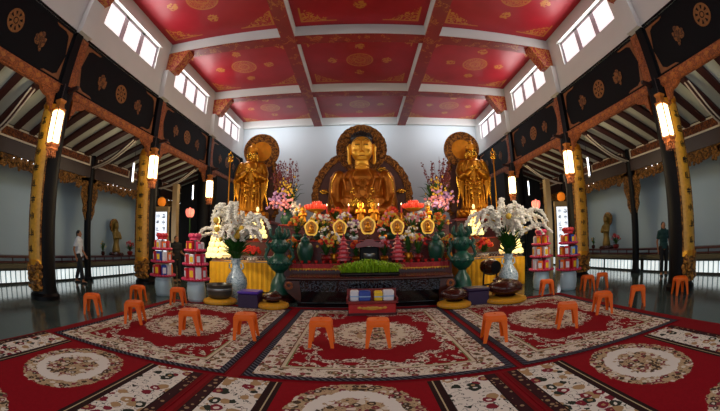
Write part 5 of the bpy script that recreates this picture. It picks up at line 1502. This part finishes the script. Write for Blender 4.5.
# ------------------------------------------------------------------ light: daylight at the doors and clerestory, lamps inside, added fill lights
wd = bpy.data.worlds.new('sky'); SC.world = wd; wd.use_nodes = True
bg = wd.node_tree.nodes['Background']; bg.inputs[0].default_value = (.80, .88, 1.0, 1); bg.inputs[1].default_value = SKY
def area(name, loc, rot, sx, sy, e, col):
    l = bpy.data.lights.new(name, 'AREA'); l.shape = 'RECTANGLE'; l.size, l.size_y, l.energy, l.color = sx, sy, e, col
    o = bpy.data.objects.new(name, l); COL.objects.link(o); o.location = loc; o.rotation_euler = rot; return o
def point(name, loc, e, col, r=.15):
    l = bpy.data.lights.new(name, 'POINT'); l.energy, l.color, l.shadow_soft_size = e, col, r
    o = bpy.data.objects.new(name, l); COL.objects.link(o); o.location = loc; return o
for x in (-4.7, 0, 4.7): 
    l = area('doorway_daylight', (x, YF-.3, 2.6), (PI/2, 0, 0), 4.2, 5.0, DOOR_E, (.88, .94, 1.0)); 
for s in (-1, 1):
    for k in range(4):
        yc = CY[k]+BAY/2-.13
        area('window_daylight', (s*(XW+.05), yc, 7.9), (0, s*PI/2, 0), .85, 3.2, WIN_E, (1.0, .97, .95))
        area('aisle_fill', (s*9.75, OY[k]+BAY/2 if k < 4 else 0, 4.05), (0, s*R(50), 0), .2, 3.5, AISLE_E, (.85, .93, 1.0))  # last one: added fill behind the valances, brightens the aisles
    for y in (4.98, 9.62, 14.4): point('lantern_bulb', (s*6.45, y-.25, 3.6), LAN_E, (1.0, .80, .5), .2)
for px, Y, z in ((218, 10.3, 1.9), (257.5, 12.1, 2.7), (511, 10.3, 1.9), (474.5, 12.1, 2.7)): point('lotus_bulb', (AZ(px, Y)  , Y-.75, z+.45), LOT_E, (1.0, .78, .4), .25)
for s in (-1, 1):
    l = bpy.data.lights.new('bouquet_fill_spot', 'SPOT'); l.energy, l.color, l.spot_size, l.spot_blend, l.shadow_soft_size = SPOT_E, (1.0, .90, .74), R(48), 1.0, .12  # added spots that brighten the bouquets, without any fixture
    o = bpy.data.objects.new('bouquet_fill_spot', l); COL.objects.link(o); o.location = (s*6.3, 5.0, 4.6)
    o.rotation_euler = (Vector((s*3.6, 9.2, 1.3)) - o.location).to_track_quat('-Z', 'Y').to_euler()
for x in (-2.6, 0, 2.6): point('altar_lamp', (x, 11.4, 3.0), ALT_E, (1.0, .72, .40), .25)
for x in (-5.2, 5.3, 0): area('back_wall_fill', (x, 18.6, 8.2), (R(60), 0, 0), 3.0, .3, BACK_E, (.9, .95, 1.0))  # added area lights that brighten the back wall

cam = bpy.data.cameras.new('camera'); co = bpy.data.objects.new('camera', cam); COL.objects.link(co)
cam.type = 'PANO'; cam.sensor_width = 36; cam.sensor_fit = 'HORIZONTAL'; cam.clip_start = .05; cam.clip_end = 200
cc = getattr(cam, 'cycles', None)
tgt = cc if (cc is not None and hasattr(cc, 'panorama_type')) else cam
tgt.panorama_type = 'FISHEYE_EQUISOLID'; tgt.fisheye_lens = 100/LENS_K*36/720; tgt.fisheye_fov = PI
rx, uy, bz = cam_dir(1, 0, 0), cam_dir(0, 1, 0), -cam_dir(0, 0, 1)
co.matrix_world = Matrix.Translation(EYE) @ Matrix((rx, uy, bz)).transposed().to_4x4()
SC.camera = co
SC.view_settings.view_transform = 'Standard'; SC.view_settings.look = 'None'; SC.view_settings.gamma = 1.0
SC.view_settings.use_curve_mapping = False; SC.view_settings.exposure = EXPO
